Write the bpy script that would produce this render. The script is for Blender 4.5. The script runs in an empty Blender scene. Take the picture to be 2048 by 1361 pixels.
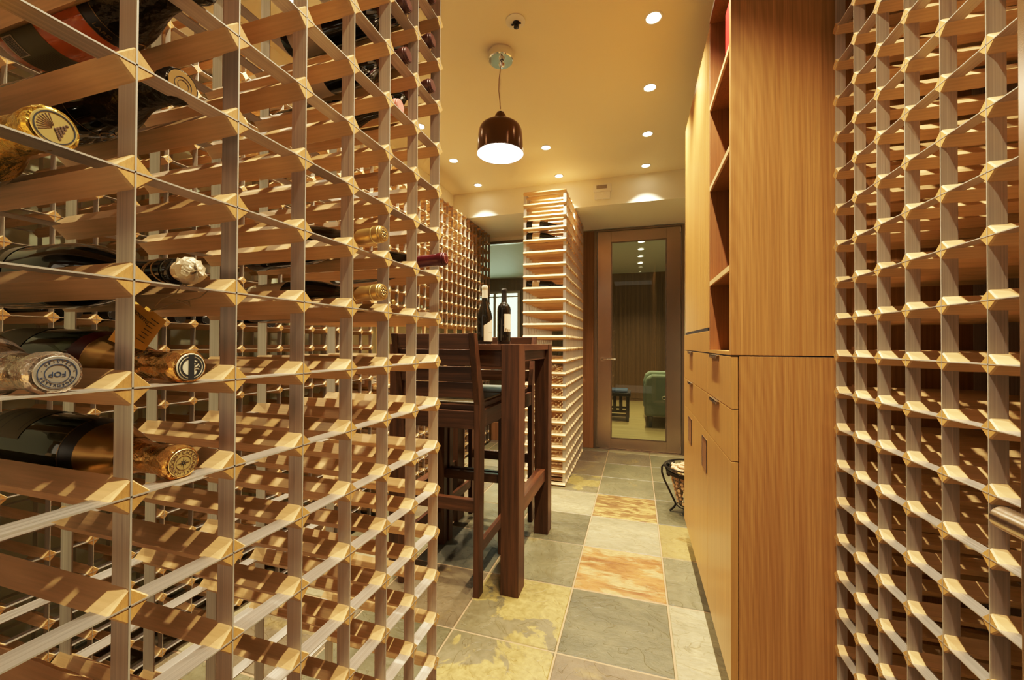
import bpy, math, random
from mathutils import Vector, Matrix
random.seed(7)
C = bpy.context.scene.collection
PI = math.pi
H = 1.10                      # camera height
FPX, YAW, PIT, ROLL = 808.27, .2988, .0095, .0046

# ------------------------------------------------------------------ camera
def camera():
    f0 = Vector((-math.sin(YAW), math.cos(YAW), 0)); r0 = Vector((math.cos(YAW), math.sin(YAW), 0)); u0 = Vector((0, 0, 1))
    f = f0*math.cos(PIT) + u0*math.sin(PIT); u1 = u0*math.cos(PIT) - f0*math.sin(PIT)
    r = r0*math.cos(ROLL) + u1*math.sin(ROLL); u = u1*math.cos(ROLL) - r0*math.sin(ROLL)
    cd = bpy.data.cameras.new('camera'); cd.sensor_width = 36; cd.sensor_fit = 'HORIZONTAL'; cd.lens = 36*FPX/2048
    cd.clip_start = .02; cd.clip_end = 60
    o = bpy.data.objects.new('camera', cd); C.objects.link(o)
    m = Matrix((r, u, -f)).transposed().to_4x4(); m.translation = (0, 0, H); o.matrix_world = m
    bpy.context.scene.camera = o
    return f, r, u
CF, CR, CU = camera()
def proj(p):
    d = Vector(p) - Vector((0, 0, H)); z = d.dot(CF)
    if z < .05: return None
    return 1024 + FPX*d.dot(CR)/z, 680.5 - FPX*d.dot(CU)/z, z

# ------------------------------------------------------------------ materials
def new_mat(name):
    m = bpy.data.materials.new(name); m.use_nodes = True
    nt = m.node_tree; b = nt.nodes['Principled BSDF']
    return m, nt, b
def setp(b, base=None, rough=.5, metal=0, **k):
    if base is not None: b.inputs['Base Color'].default_value = (*base, 1)
    b.inputs['Roughness'].default_value = rough; b.inputs['Metallic'].default_value = metal
    for n, v in k.items():
        n = n.replace('_', ' ')
        if n in b.inputs: b.inputs[n].default_value = v
def node(nt, t, **k):
    n = nt.nodes.new(t)
    for a, v in k.items():
        if a in n.inputs: n.inputs[a].default_value = v
        else: setattr(n, a, v)
    return n
def coords(nt, scale, rot=(0, 0, 0)):
    tc = node(nt, 'ShaderNodeTexCoord'); mp = node(nt, 'ShaderNodeMapping')
    mp.inputs['Scale'].default_value = scale; mp.inputs['Rotation'].default_value = rot
    nt.links.new(tc.outputs['Object'], mp.inputs[0]); return mp.outputs[0]
def ramp(nt, fac, stops):
    r = node(nt, 'ShaderNodeValToRGB'); e = r.color_ramp.elements
    while len(e) > 1: e.remove(e[0])
    e[0].position = stops[0][0]; e[0].color = (*stops[0][1], 1)
    for p, c in stops[1:]:
        x = e.new(p); x.color = (*c, 1)
    nt.links.new(fac, r.inputs[0]); return r.outputs[0]
def mix(nt, a, b, fac, mode='MIX'):
    m = node(nt, 'ShaderNodeMix'); m.data_type = 'RGBA'; m.blend_type = mode
    for s, v in ((6, a), (7, b), (0, fac)):
        if hasattr(v, 'is_linked') or hasattr(v, 'links'): nt.links.new(v, m.inputs[s])
        elif isinstance(v, (int, float)): m.inputs[s].default_value = v
        else: m.inputs[s].default_value = (*v, 1)
    return m.outputs[2]
def noise(nt, vec, scale, detail=4, rough=.55, dist=0):
    n = node(nt, 'ShaderNodeTexNoise'); n.inputs['Scale'].default_value = scale; n.inputs['Detail'].default_value = detail
    n.inputs['Roughness'].default_value = rough; n.inputs['Distortion'].default_value = dist
    nt.links.new(vec, n.inputs['Vector']); return n.outputs[0]
def bump(nt, b, h, strength=.2, dist=.002):
    n = node(nt, 'ShaderNodeBump'); n.inputs['Strength'].default_value = strength; n.inputs['Distance'].default_value = dist
    nt.links.new(h, n.inputs['Height']); nt.links.new(n.outputs[0], b.inputs['Normal'])
def plain(name, base, rough=.5, metal=0, **k):
    m, nt, b = new_mat(name); setp(b, base, rough, metal, **k); return m
def wood(name, dark, light, axis=0, rough=.5, perp=60, par=1.6, vary=.16, fine=.35, cathedral=0, island=False, spec=.5):
    m, nt, b = new_mat(name); setp(b, light, rough); b.inputs['Specular IOR Level'].default_value = spec
    sc = [perp]*3; sc[axis] = par
    v = coords(nt, sc)
    n1 = noise(nt, v, 1, 5, .6, .4)
    fac = n1
    if cathedral:
        sc2 = [5.5, 5.5, 5.5]; sc2[axis] = .62
        w = node(nt, 'ShaderNodeTexWave'); w.wave_type = 'RINGS'; w.rings_direction = 'SPHERICAL'
        w.inputs['Scale'].default_value = 5.0; w.inputs['Distortion'].default_value = 1.6; w.inputs['Detail'].default_value = 3; w.inputs['Detail Scale'].default_value = .8
        nt.links.new(coords(nt, sc2), w.inputs['Vector'])
        fac = mix(nt, n1, w.outputs['Color'], cathedral)
    col = ramp(nt, fac, [(.25, dark), (.72, light)])
    sc3 = [perp*7]*3; sc3[axis] = par*4
    n2 = noise(nt, coords(nt, sc3), 1, 3)
    g = ramp(nt, n2, [(.3, (1-fine,)*3), (.6, (1, 1, 1))])
    col = mix(nt, col, g, 1.0, 'MULTIPLY')
    oi = node(nt, 'ShaderNodeObjectInfo'); rnd = oi.outputs['Random']
    if island:
        ge = node(nt, 'ShaderNodeNewGeometry'); ad = node(nt, 'ShaderNodeMath', operation='ADD'); fr = node(nt, 'ShaderNodeMath', operation='FRACT')
        nt.links.new(rnd, ad.inputs[0]); nt.links.new(ge.outputs['Random Per Island'], ad.inputs[1]); nt.links.new(ad.outputs[0], fr.inputs[0]); rnd = fr.outputs[0]
    rr = ramp(nt, rnd, [(0, (1-vary*1.2, 1-vary*1.35, 1-vary*1.6)), (.5, (1, 1, 1)), (1, (1.05, 1.03, .98))])
    col = mix(nt, col, rr, 1.0, 'MULTIPLY')
    nt.links.new(col, b.inputs['Base Color']); bump(nt, b, n2, .12, .001)
    return m
def metal(name, base, rough, axis=2, streak=.25, perp=400, metallic=1.0):
    m, nt, b = new_mat(name); setp(b, base, rough, metallic)
    sc = [perp]*3; sc[axis] = 1.5
    n = noise(nt, coords(nt, sc), 1, 3)
    c = ramp(nt, n, [(.25, tuple(x*(1-streak) for x in base)), (.75, tuple(min(1, x*(1+streak*.4)) for x in base))])
    nt.links.new(c, b.inputs['Base Color'])
    if streak < .05: return m
    r = ramp(nt, n, [(.2, (rough*.8,)*3), (.8, (min(1, rough*1.3),)*3)]); nt.links.new(r, b.inputs['Roughness'])
    bump(nt, b, n, .03, .0003)
    return m
def emit(name, col, s):
    m, nt, b = new_mat(name); setp(b, (0, 0, 0), .5); b.inputs['Emission Color'].default_value = (*col, 1); b.inputs['Emission Strength'].default_value = s
    return m
def slate(name, a, b2, pcol, pth, scale=4, psoft=.02, streaky=0, seed=0):
    m, nt, b = new_mat(name); setp(b, a, .46); b.inputs['Specular IOR Level'].default_value = .38; dk = lambda c: (c[0]*.58, c[1]*.54, c[2]*.48); a = dk(a); b2 = dk(b2); pcol = dk(pcol)
    tc = node(nt, 'ShaderNodeTexCoord'); mp = node(nt, 'ShaderNodeMapping'); nt.links.new(tc.outputs['Object'], mp.inputs[0])
    mp.inputs['Location'].default_value = (seed*3.7, seed*1.3, seed*.9)
    mp.inputs['Scale'].default_value = (1, 1+streaky*2.2, 1); mp.inputs['Rotation'].default_value = (0, 0, .25)
    v = mp.outputs[0]
    n1 = noise(nt, v, scale, 8, .62, .5); n2 = noise(nt, v, scale*.9+.6, 6, .6, .8); n3 = noise(nt, v, 38, 5, .7)
    n5 = noise(nt, v, 6, 4, .45, 1.2)
    col = ramp(nt, n1, [(.32, b2), (.68, a)])
    if pcol:
        pm = ramp(nt, n2, [(pth-psoft, (0, 0, 0)), (pth+psoft, (1, 1, 1))])
        pc = ramp(nt, n3, [(.3, tuple(x*.72 for x in pcol)), (.65, pcol)])
        col = mix(nt, col, pc, pm)
    g = ramp(nt, n3, [(.3, (.80, .80, .78)), (.62, (1.06, 1.05, 1.03))]); col = mix(nt, col, g, .8, 'MULTIPLY')
    nt.links.new(col, b.inputs['Base Color'])
    st = ramp(nt, n5, [(.40, (0, 0, 0)), (.41, (.45,)*3), (.56, (.5,)*3), (.57, (1, 1, 1))])
    edge = ramp(nt, n5, [(.39, (1, 1, 1)), (.402, (.72, .70, .66)), (.415, (1.1, 1.1, 1.08)), (.43, (1, 1, 1)), (.553, (1, 1, 1)), (.562, (.74, .72, .68)), (.575, (1.1, 1.08, 1.05)), (.59, (1, 1, 1))]); col = mix(nt, col, edge, .8, 'MULTIPLY'); nt.links.new(col, b.inputs['Base Color'])
    hh = mix(nt, st, n3, .45); bump(nt, b, hh, .7, .005)
    rr = ramp(nt, n3, [(.3, (.36,)*3), (.7, (.6,)*3)]); nt.links.new(rr, b.inputs['Roughness'])
    return m

M = {}
M['bar'] = wood('pale_alder', (.61, .375, .165), (.78, .53, .275), 0, .5, 45, 2.2, .17, .16, island=True)
M['bar_end'] = wood('alder_end_grain', (.50, .26, .075), (.62, .36, .12), 2, .6, 120, 60, .12, .2)
M['strap'] = metal('galvanised_strap', (.66, .585, .51), .36, 2, .26, 500, .76)
M['strap_h'] = metal('galvanised_strap_flat', (.68, .61, .54), .34, 1, .28, 500, .80)
M['strap_edge'] = plain('cut_strap_edge', (.46, .41, .34), .5, .3)
M['oak'] = wood('golden_oak_veneer', (.34, .152, .046), (.51, .258, .090), 2, .38, 62, .9, .02, .30, cathedral=.12)
M['oak_front'] = wood('golden_oak_front', (.42, .205, .062), (.57, .305, .105), 2, .30, 60, 1.1, .03, .25)
M['oak_slat'] = wood('golden_oak_slat', (.39, .195, .060), (.54, .300, .105), 2, .30, 70, .8, .0, .25, island=True)
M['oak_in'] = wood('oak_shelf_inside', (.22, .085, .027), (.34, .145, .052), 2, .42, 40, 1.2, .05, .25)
M['oak_edge'] = wood('oak_edge', (.62, .40, .19), (.74, .52, .27), 2, .4, 60, 1.5, .03, .15)
M['walnut'] = wood('dark_walnut', (.030, .0108, .0046), (.108, .042, .0165), 2, .42, 45, 2.0, .12, .30, spec=.28)
M['walnut_x'] = wood('dark_walnut_rail', (.030, .0108, .0046), (.108, .042, .0165), 0, .42, 45, 2.0, .12, .30, spec=.28)
M['walnut_y'] = wood('dark_walnut_side', (.034, .0115, .0050), (.120, .046, .0180), 1, .42, 45, 2.0, .12, .30, spec=.28)
M['redwood'] = wood('red_brown_wood', (.20, .085, .032), (.30, .145, .058), 2, .4, 40, 1.0, .04, .25)
M['backwood'] = wood('dark_back_panel', (.085, .035, .014), (.15, .066, .026), 2, .45, 30, .8, .02, .3)
M['steel'] = metal('brushed_steel', (.50, .40, .30), .27, 0, .03, 40)
M['steel_v'] = metal('brushed_steel_stile', (.50, .40, .30), .27, 0, .03, 30)
M['steel_dark'] = metal('dark_steel_frame', (.30, .23, .17), .32, 2, .15, 300)
M['nickel'] = metal('satin_nickel', (.70, .63, .54), .22, 0, .08, 500)
M['chrome'] = plain('polished_chrome', (.78, .80, .82), .06, 1)
M['iron'] = plain('wrought_iron', (.035, .028, .022), .42, .8)
M['black'] = plain('black_gap', (.008, .006, .005), .7)
M['plastic'] = plain('white_plastic', (.80, .76, .68), .4)
M['grey_plastic'] = plain('grey_display', (.22, .21, .17), .3)
M['white_trim'] = plain('white_metal_trim', (.85, .82, .76), .35)
def paint(name, base, rough=.65):
    m, nt, b = new_mat(name); setp(b, base, rough); n = noise(nt, coords(nt, (1, 1, 1)), 180, 3); bump(nt, b, n, .05, .0006)
    c = ramp(nt, noise(nt, coords(nt, (1, 1, 1)), .8, 2), [(.3, tuple(x*.96 for x in base)), (.7, base)]); nt.links.new(c, b.inputs['Base Color']); return m
M['ceil'] = paint('ceiling_paint', (.86, .755, .54))
M['wall'] = paint('cream_wall_paint', (.92, .86, .70))
M['greenwall'] = paint('pale_green_wall', (.50, .53, .37))
M['roomceil'] = paint('back_room_ceiling', (.66, .68, .60))
M['grout'] = paint('sand_grout', (.27, .175, .10), .9)
M['lens'] = emit('lamp_lens', (1, .84, .60), 22)
M['lens_far'] = emit('lamp_lens_back_room', (1, .92, .75), 9)
M['opal'] = emit('opal_diffuser', (1, .93, .80), 9)
M['day'] = emit('daylight_sky', (.90, .96, 1.0), 3.2)
def glassy(name, base, rough=.05, trans=0., ior=1.5, coat=.3):
    m, nt, b = new_mat(name); setp(b, base, rough); b.inputs['IOR'].default_value = ior; b.inputs['Transmission Weight'].default_value = trans
    b.inputs['Coat Weight'].default_value = coat; b.inputs['Coat Roughness'].default_value = .03
    n = noise(nt, coords(nt, (1, 1, 1)), 22, 2); bump(nt, b, n, .03, .001); return m
M['g_black'] = glassy('near_black_bottle_glass', (.008, .006, .004), .05)
M['g_brown'] = glassy('brown_black_bottle_glass', (.014, .008, .004), .06)
M['g_green'] = glassy('dark_green_bottle_glass', (.020, .024, .007), .05, .12)
M['g_rose'] = glassy('rose_bottle_glass', (.95, .22, .06), .06, .30)
M['g_clear'] = glassy('pale_bottle_glass', (.46, .36, .22), .05, .55)
M['pane'] = plain('clear_pane', (.93, .97, .93), .0, 0, Transmission_Weight=1.0, IOR=1.28)
def thin_glass(name, tint, refl):
    m, nt, b = new_mat(name); nt.nodes.remove(b); out = nt.nodes['Material Output']
    t = node(nt, 'ShaderNodeBsdfTransparent'); t.inputs[0].default_value = (*tint, 1)
    g = node(nt, 'ShaderNodeBsdfGlossy'); g.inputs['Roughness'].default_value = .01; g.inputs[0].default_value = (1, 1, 1, 1)
    fr = node(nt, 'ShaderNodeFresnel'); fr.inputs[0].default_value = 1.5
    ml = node(nt, 'ShaderNodeMath', operation='MULTIPLY'); ml.inputs[1].default_value = refl; nt.links.new(fr.outputs[0], ml.inputs[0])
    mx = node(nt, 'ShaderNodeMixShader'); nt.links.new(ml.outputs[0], mx.inputs[0]); nt.links.new(t.outputs[0], mx.inputs[1]); nt.links.new(g.outputs[0], mx.inputs[2])
    nt.links.new(mx.outputs[0], out.inputs[0]); return m
M['pane'] = thin_glass('clear_pane', (.84, .88, .80), .45)
M['vase'] = thin_glass('clear_vase_glass', (.93, .92, .85), 1.2)
def foil(name, base, rough=.24, crinkle=.9):
    m, nt, b = new_mat(name); setp(b, base, rough, .92)
    n = node(nt, 'ShaderNodeTexVoronoi'); n.inputs['Scale'].default_value = 95; nt.links.new(coords(nt, (1, 1, .6)), n.inputs['Vector'])
    n2 = noise(nt, coords(nt, (1, 1, 1)), 130, 3); h = mix(nt, n.outputs['Distance'], n2, .5); bump(nt, b, h, crinkle, .004); return m
M['f_gold'] = foil('gold_foil', (.86, .56, .12)); M['f_copper'] = foil('copper_gold_foil', (.78, .45, .15))
M['f_silver'] = foil('silver_foil', (.72, .62, .52)); M['f_dark'] = foil('black_foil', (.035, .027, .018), .3)
M['f_smooth'] = plain('satin_gold_neck', (.52, .32, .10), .3, .85)
M['cap_gold'] = plain('satin_gold_capsule', (.52, .34, .12), .34, .75)
M['cap_red'] = plain('wine_red_capsule', (.075, .005, .009), .34, .25)
M['cap_brown'] = plain('brown_red_capsule', (.075, .022, .016), .35, .2)
M['cap_pink'] = plain('pink_band', (.62, .22, .18), .5)
M['cap_white'] = plain('ivory_capsule', (.80, .70, .52), .4)
M['cap_black'] = plain('black_capsule', (.02, .016, .013), .35)
M['disc_gold'] = plain('gold_disc', (.80, .62, .26), .3, .7)
M['disc_silver'] = plain('silver_disc', (.62, .58, .50), .35, .7)
M['disc_ivory'] = plain('ivory_disc', (.78, .70, .50), .45, .2)
M['ink'] = plain('dark_ink', (.015, .014, .014), .6)
M['ink_blue'] = plain('blue_ink', (.03, .05, .10), .5)
M['ink_brown'] = plain('brown_ink', (.10, .05, .02), .6)
M['gilt'] = plain('gilt_ink', (.34, .20, .07), .4, .6)
M['paper'] = plain('cream_paper_label', (.70, .56, .33), .7)
M['paper_w'] = plain('off_white_label', (.78, .64, .46), .7)
M['olive'] = plain('olive_label', (.15, .11, .035), .6)
M['dkred'] = plain('dark_red_collar', (.11, .012, .006), .4)
M['tag'] = plain('amber_card', (.88, .52, .10), .7)
M['string'] = plain('jute_string', (.42, .29, .14), .9)
M['cork'] = wood('cork', (.46, .25, .12), (.72, .47, .27), 2, .85, 90, 60, .25, .3)
M['wax'] = foil('ivory_wax', (.62, .50, .34), .6, .8)
M['leather'] = plain('olive_leather', (.125, .095, .05), .42)
M['sage'] = paint('sage_upholstery', (.165, .185, .12), .85)
M['sage_l'] = paint('sage_cushion', (.22, .24, .155), .85)
M['book_red'] = plain('red_book_cloth', (.55, .02, .025), .4)
M['book_dark'] = plain('dark_book_cloth', (.035, .02, .016), .5)
M['crate'] = wood('pine_crate', (.42, .24, .11), (.58, .37, .19), 0, .6, 40, 2, .02, .2)
M['darkwood'] = wood('black_stained_wood', (.015, .010, .007), (.035, .022, .014), 0, .45, 40, 2, .02, .2)
M['blue'] = plain('blue_cushion', (.02, .035, .07), .8)
M['roomwall'] = wood('slatted_room_panel', (.13, .065, .024), (.22, .12, .046), 2, .5, 26, .3, 0, .3)
M['roomfloor'] = wood('room_floor_boards', (.30, .21, .09), (.44, .33, .16), 0, .35, 14, .7, 0, .25)
M['copper'] = plain('smoked_copper', (.115, .060, .034), .17, .9)
M['inner'] = emit('white_enamel_lit', (1, .90, .74), 3.0)
M['gasket'] = plain('dark_gasket', (.03, .022, .016), .5)

# ------------------------------------------------------------------ mesh building
class B:
    def __init__(s): s.v = []; s.f = []; s.mi = []; s.sm = []
    def add(s, v, f, mi=0, sm=False):
        n = len(s.v); s.v += [tuple(p) for p in v]
        for q in f: s.f.append(tuple(i+n for i in q)); s.mi.append(mi); s.sm.append(sm)
        return s
    def box(s, a, b, mi=0):
        x0, y0, z0 = (min(a[i], b[i]) for i in range(3)); x1, y1, z1 = (max(a[i], b[i]) for i in range(3))
        return s.add([(x0, y0, z0), (x1, y0, z0), (x1, y1, z0), (x0, y1, z0), (x0, y0, z1), (x1, y0, z1), (x1, y1, z1), (x0, y1, z1)],
                     [(0, 3, 2, 1), (4, 5, 6, 7), (0, 1, 5, 4), (1, 2, 6, 5), (2, 3, 7, 6), (3, 0, 4, 7)], mi)
    def prism(s, pts, dirv, mi=0):
        n = len(pts); q = [Vector(p)+Vector(dirv) for p in pts]
        return s.add(list(pts)+q, [tuple(range(n))[::-1], tuple(range(n, 2*n))]+[(i, (i+1) % n, n+(i+1) % n, n+i) for i in range(n)], mi)
    def lathe(s, prof, n=24, a0=0, a1=2*PI, mi=0, sm=True, o=(0, 0, 0), axis=None, caps=True):
        full = abs(a1-a0-2*PI) < 1e-6; k = n if full else n+1; v = []; f = []
        for r, z in prof:
            for i in range(k):
                a = a0+(a1-a0)*i/n; v.append((o[0]+r*math.cos(a), o[1]+r*math.sin(a), o[2]+z))
        for j in range(len(prof)-1):
            for i in range(n):
                i2 = (i+1) % k; f.append((j*k+i, j*k+i2, (j+1)*k+i2, (j+1)*k+i))
        if full and caps:
            if prof[0][0] > 1e-5: f.append(tuple(range(k))[::-1])
            if prof[-1][0] > 1e-5: f.append(tuple(range((len(prof)-1)*k, len(prof)*k)))
        if axis: 
            rot = Vector((0, 0, 1)).rotation_difference(Vector(axis)).to_matrix(); oo = Vector(o)
            v = [tuple(rot @ (Vector(p)-oo)+oo) for p in v]
        return s.add(v, f, mi, sm)
    def cyl(s, p, q, r, r2=None, n=16, mi=0):
        p = Vector(p); q = Vector(q); d = q-p
        return s.lathe([(r, 0), (r if r2 is None else r2, d.length)], n, mi=mi, o=p, axis=d)
    def tube(s, pts, r, n=8, mi=0):
        pts = [Vector(p) for p in pts]; v = []; f = []
        up = Vector((0, 0, 1)) if abs((pts[1]-pts[0]).normalized().z) < .9 else Vector((0, 1, 0))
        for i, p in enumerate(pts):
            t = (pts[min(i+1, len(pts)-1)]-pts[max(i-1, 0)]).normalized(); u = t.cross(up).normalized(); w = u.cross(t)
            rr = r if not callable(r) else r(i/(len(pts)-1))
            for k in range(n): a = 2*PI*k/n; v.append(p+u*rr*math.cos(a)+w*rr*math.sin(a))
        for i in range(len(pts)-1):
            for k in range(n): f.append((i*n+k, i*n+(k+1) % n, (i+1)*n+(k+1) % n, (i+1)*n+k))
        f.append(tuple(range(n))[::-1]); f.append(tuple(range((len(pts)-1)*n, len(pts)*n)))
        return s.add(v, f, mi, True)
    def mesh(s, name, mats):
        me = bpy.data.meshes.new(name); me.from_pydata(s.v, [], s.f); me.update()
        for m in (mats if isinstance(mats, (list, tuple)) else [mats]): me.materials.append(m)
        me.polygons.foreach_set('material_index', s.mi); me.polygons.foreach_set('use_smooth', s.sm); me.update()
        if any(s.sm): me.set_sharp_from_angle(angle=.62)
        return me
    def obj(s, name, mats, parent=None, bevel=0, local=False, seg=2):
        """vertices are in world space unless local; the object keeps its parent's origin"""
        if parent is not None and not local:
            w = wloc(parent); s.v = [(p[0]-w[0], p[1]-w[1], p[2]-w[2]) for p in s.v]
        o = bpy.data.objects.new(name, s.mesh(name, mats)); C.objects.link(o)
        if parent is not None: o.parent = parent
        if bevel:
            md = o.modifiers.new('bevel', 'BEVEL'); md.width = bevel; md.segments = seg; md.limit_method = 'ANGLE'; md.angle_limit = .6
        return o
def wloc(o):
    v = Vector((0, 0, 0))
    while o is not None: v += o.location; o = o.parent
    return v
def tag(o, label=None, cat=None, group=None, kind=None):
    for k, v in (('label', label), ('category', cat), ('group', group), ('kind', kind)):
        if v: o[k] = v
    return o
def thing(name, label, cat, loc=(0, 0, 0), group=None):
    o = bpy.data.objects.new(name, None); o.location = loc; o.empty_display_size = .05; C.objects.link(o); return tag(o, label, cat, group)
def single(b, name, mats, label, cat, loc, bevel=0, group=None):
    b.v = [(p[0]-loc[0], p[1]-loc[1], p[2]-loc[2]) for p in b.v]
    o = b.obj(name, mats, None, bevel); o.location = loc; return tag(o, label, cat, group)
def struct(name, b, mats, bevel=0): return tag(b.obj(name, mats, None, bevel), kind='structure')
def copy_tree(o, parent=None):
    c = o.copy(); C.objects.link(c)
    if parent is not None: c.parent = parent
    for ch in o.children: copy_tree(ch, c)
    return c
def text_part(body, size, m, parent, mat4, name='lettering', extrude=.0002, align='CENTER', spacing=1.0):
    cu = bpy.data.curves.new('t', 'FONT'); cu.body = body; cu.size = size; cu.extrude = extrude; cu.align_x = align; cu.align_y = 'CENTER'; cu.space_character = spacing; cu.resolution_u = 3
    t = bpy.data.objects.new('t', cu); C.objects.link(t); bpy.context.view_layer.update()
    me = bpy.data.meshes.new_from_object(t.evaluated_get(bpy.context.evaluated_depsgraph_get()))
    bpy.data.objects.remove(t); bpy.data.curves.remove(cu)
    me.materials.clear(); me.materials.append(m)
    if callable(mat4):
        for v in me.vertices: v.co = mat4(v.co)
    else: me.transform(mat4)
    o = bpy.data.objects.new(name, me); C.objects.link(o); o.parent = parent; return o

# ------------------------------------------------------------------ setting
t_, tx, ty = .4014, -.2737, 1.4361
YB = 4.36; ZS = 1.10+1.213; ZC = 1.10+1.45; YS = 3.59
SL = [slate('slate_grey_green', (.255, .235, .150), (.165, .155, .105), (.33, .27, .14), .66, 4, .04, 0, 0),
      slate('slate_dark_green', (.185, .172, .112), (.110, .106, .074), (.25, .22, .15), .70, 5, .04, .3, 2),
      slate('slate_rust', (.55, .30, .105), (.24, .095, .030), (.58, .43, .21), .53, 5, .05, .9, 3),
      slate('slate_yellow_patch', (.235, .205, .13), (.165, .145, .095), (.43, .34, .14), .50, 3.2, .008, 0, 5),
      slate('slate_pale', (.43, .385, .265), (.30, .27, .18), (.50, .43, .28), .58, 5, .08, .6, 6),
      slate('slate_purple_brown', (.225, .180, .125), (.15, .118, .085), (.30, .23, .12), .62, 4, .04, 0, 8),
      slate('slate_brown_rust', (.34, .20, .085), (.15, .075, .032), (.60, .43, .17), .53, 9, .05, 1.0, 9),
      slate('slate_yellow', (.42, .325, .135), (.31, .235, .10), (.30, .20, .07), .62, 5, .04, .3, 10),
      slate('slate_teal', (.150, .150, .120), (.085, .092, .082), (.20, .19, .14), .70, 4, .04, 0, 11)]
def floor():
    b = B(); b.box((-2.3, -.9, -.05), (1.1, YB+.1, -.003), 0)
    spec = {(0, -1): 5, (0, 0): 1, (0, 1): 2, (0, 2): 4, (0, 3): 6, (0, 4): 0, (0, 5): 0, (0, 6): 5, (-1, -1): 3, (-1, 0): 3, (-1, 1): 0, (-1, 2): 1, (-1, 3): 4, (-1, 4): 3,
            (-1, 5): 5, (-1, 6): 5, (1, -1): 4, (1, 0): 4, (1, 1): 0, (1, 2): 7, (1, 3): 1, (1, 4): 1, (1, 5): 0, (1, 6): 0, (-2, 0): 5, (-2, 1): 8, (-2, 2): 1, (-2, 3): 0, (-2, -1): 1, (-2, 4): 4}
    g = .0022
    for i in range(-6, 4):
        for j in range(-6, 8):
            k = spec.get((i, j)); k = random.choice([0, 1, 1, 3, 4, 5, 0]) if k is None else k
            x0, x1 = tx+i*t_+g, tx+(i+1)*t_-g; y0, y1 = ty+j*t_+g, ty+(j+1)*t_-g
            x0 = max(x0, -2.3); x1 = min(x1, 1.1); y1 = min(y1, YB+.02); y0 = max(y0, -.9)
            if x1-x0 < .01 or y1-y0 < .01: continue
            z = random.uniform(-.0008, .0008)
            # cleft edge: chamfered slab
            e = .004
            b.add([(x0, y0, -.004), (x1, y0, -.004), (x1, y1, -.004), (x0, y1, -.004), (x0+e, y0+e, z), (x1-e, y0+e, z), (x1-e, y1-e, z), (x0+e, y1-e, z)],
                  [(4, 5, 6, 7), (0, 1, 5, 4), (1, 2, 6, 5), (2, 3, 7, 6), (3, 0, 4, 7)], k+1)
    struct('floor', b, [M['grout']]+SL)
floor()
struct('ceiling', B().box((-2.3, -.9, ZC), (1.1, YB+.1, ZC+.1)), M['ceil'])
struct('trim_1', B().box((-2.3, YS, ZS), (1.1, YB+.06, ZC)), M['wall'])                      # bulkhead over the door
struct('trim_2', B().box((-2.3, -.9, ZS), (-1.71, YS-.001, ZC-.0005)), M['wall'])            # bulkhead over the long rack
struct('wall_left', B().box((-2.3, -.9, 0), (-1.93, YB, ZS)), M['greenwall'])
struct('wall_reflection_block', B().box((-1.7, -2.7, 0), (1.7, -2.6, 2.7)), M['roomwall'])  # unseen, added behind the camera to block the world's reflection in the door glass
struct('wall_right', B().box((.86, -.9, 0), (1.1, YB, ZC)), M['wall'])
# back wall around the window and the glazed door
WX0, WX1, WZ0, WZ1 = -1.80, -.56, .20, 1.10+1.18
b = B(); b.box((-1.93, YB, 0), (WX0, YB+.10, ZS)); b.box((WX0, YB, WZ1), (WX1, YB+.10, ZS)); b.box((WX1, YB, 1.10+1.205), (-.50, YB+.10, ZS)); b.box((-.50, YB, 1.10+1.205), (.455, YB+.10, ZS)); b.box((.455, YB, 0), (.86, YB+.10, ZS))
struct('wall_back', b, M['wall'])
struct('trim_3', B().box((WX0, YB, 0), (WX1, YB+.10, WZ0)), M['redwood'])
struct('trim_4', B().box((-.555, YB-.012, .0), (-.431, YB+.09, 1.10+1.205)), M['redwood'], .003)
w1 = struct('window_1', B().box((WX0+.03, YB+.05, WZ0+.03), (WX1-.03, YB+.056, WZ1-.03)), M['pane'])
fb = B(); fb.box((WX0, YB+.03, WZ0), (WX0+.03, YB+.08, WZ1)); fb.box((WX1-.03, YB+.03, WZ0), (WX1, YB+.08, WZ1)); fb.box((WX0+.03, YB+.03, WZ0), (WX1-.03, YB+.08, WZ0+.03)); fb.box((WX0+.03, YB+.03, WZ1-.03), (WX1-.03, YB+.08, WZ1))
fb.obj('window_frame', M['steel_dark'], w1)
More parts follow.
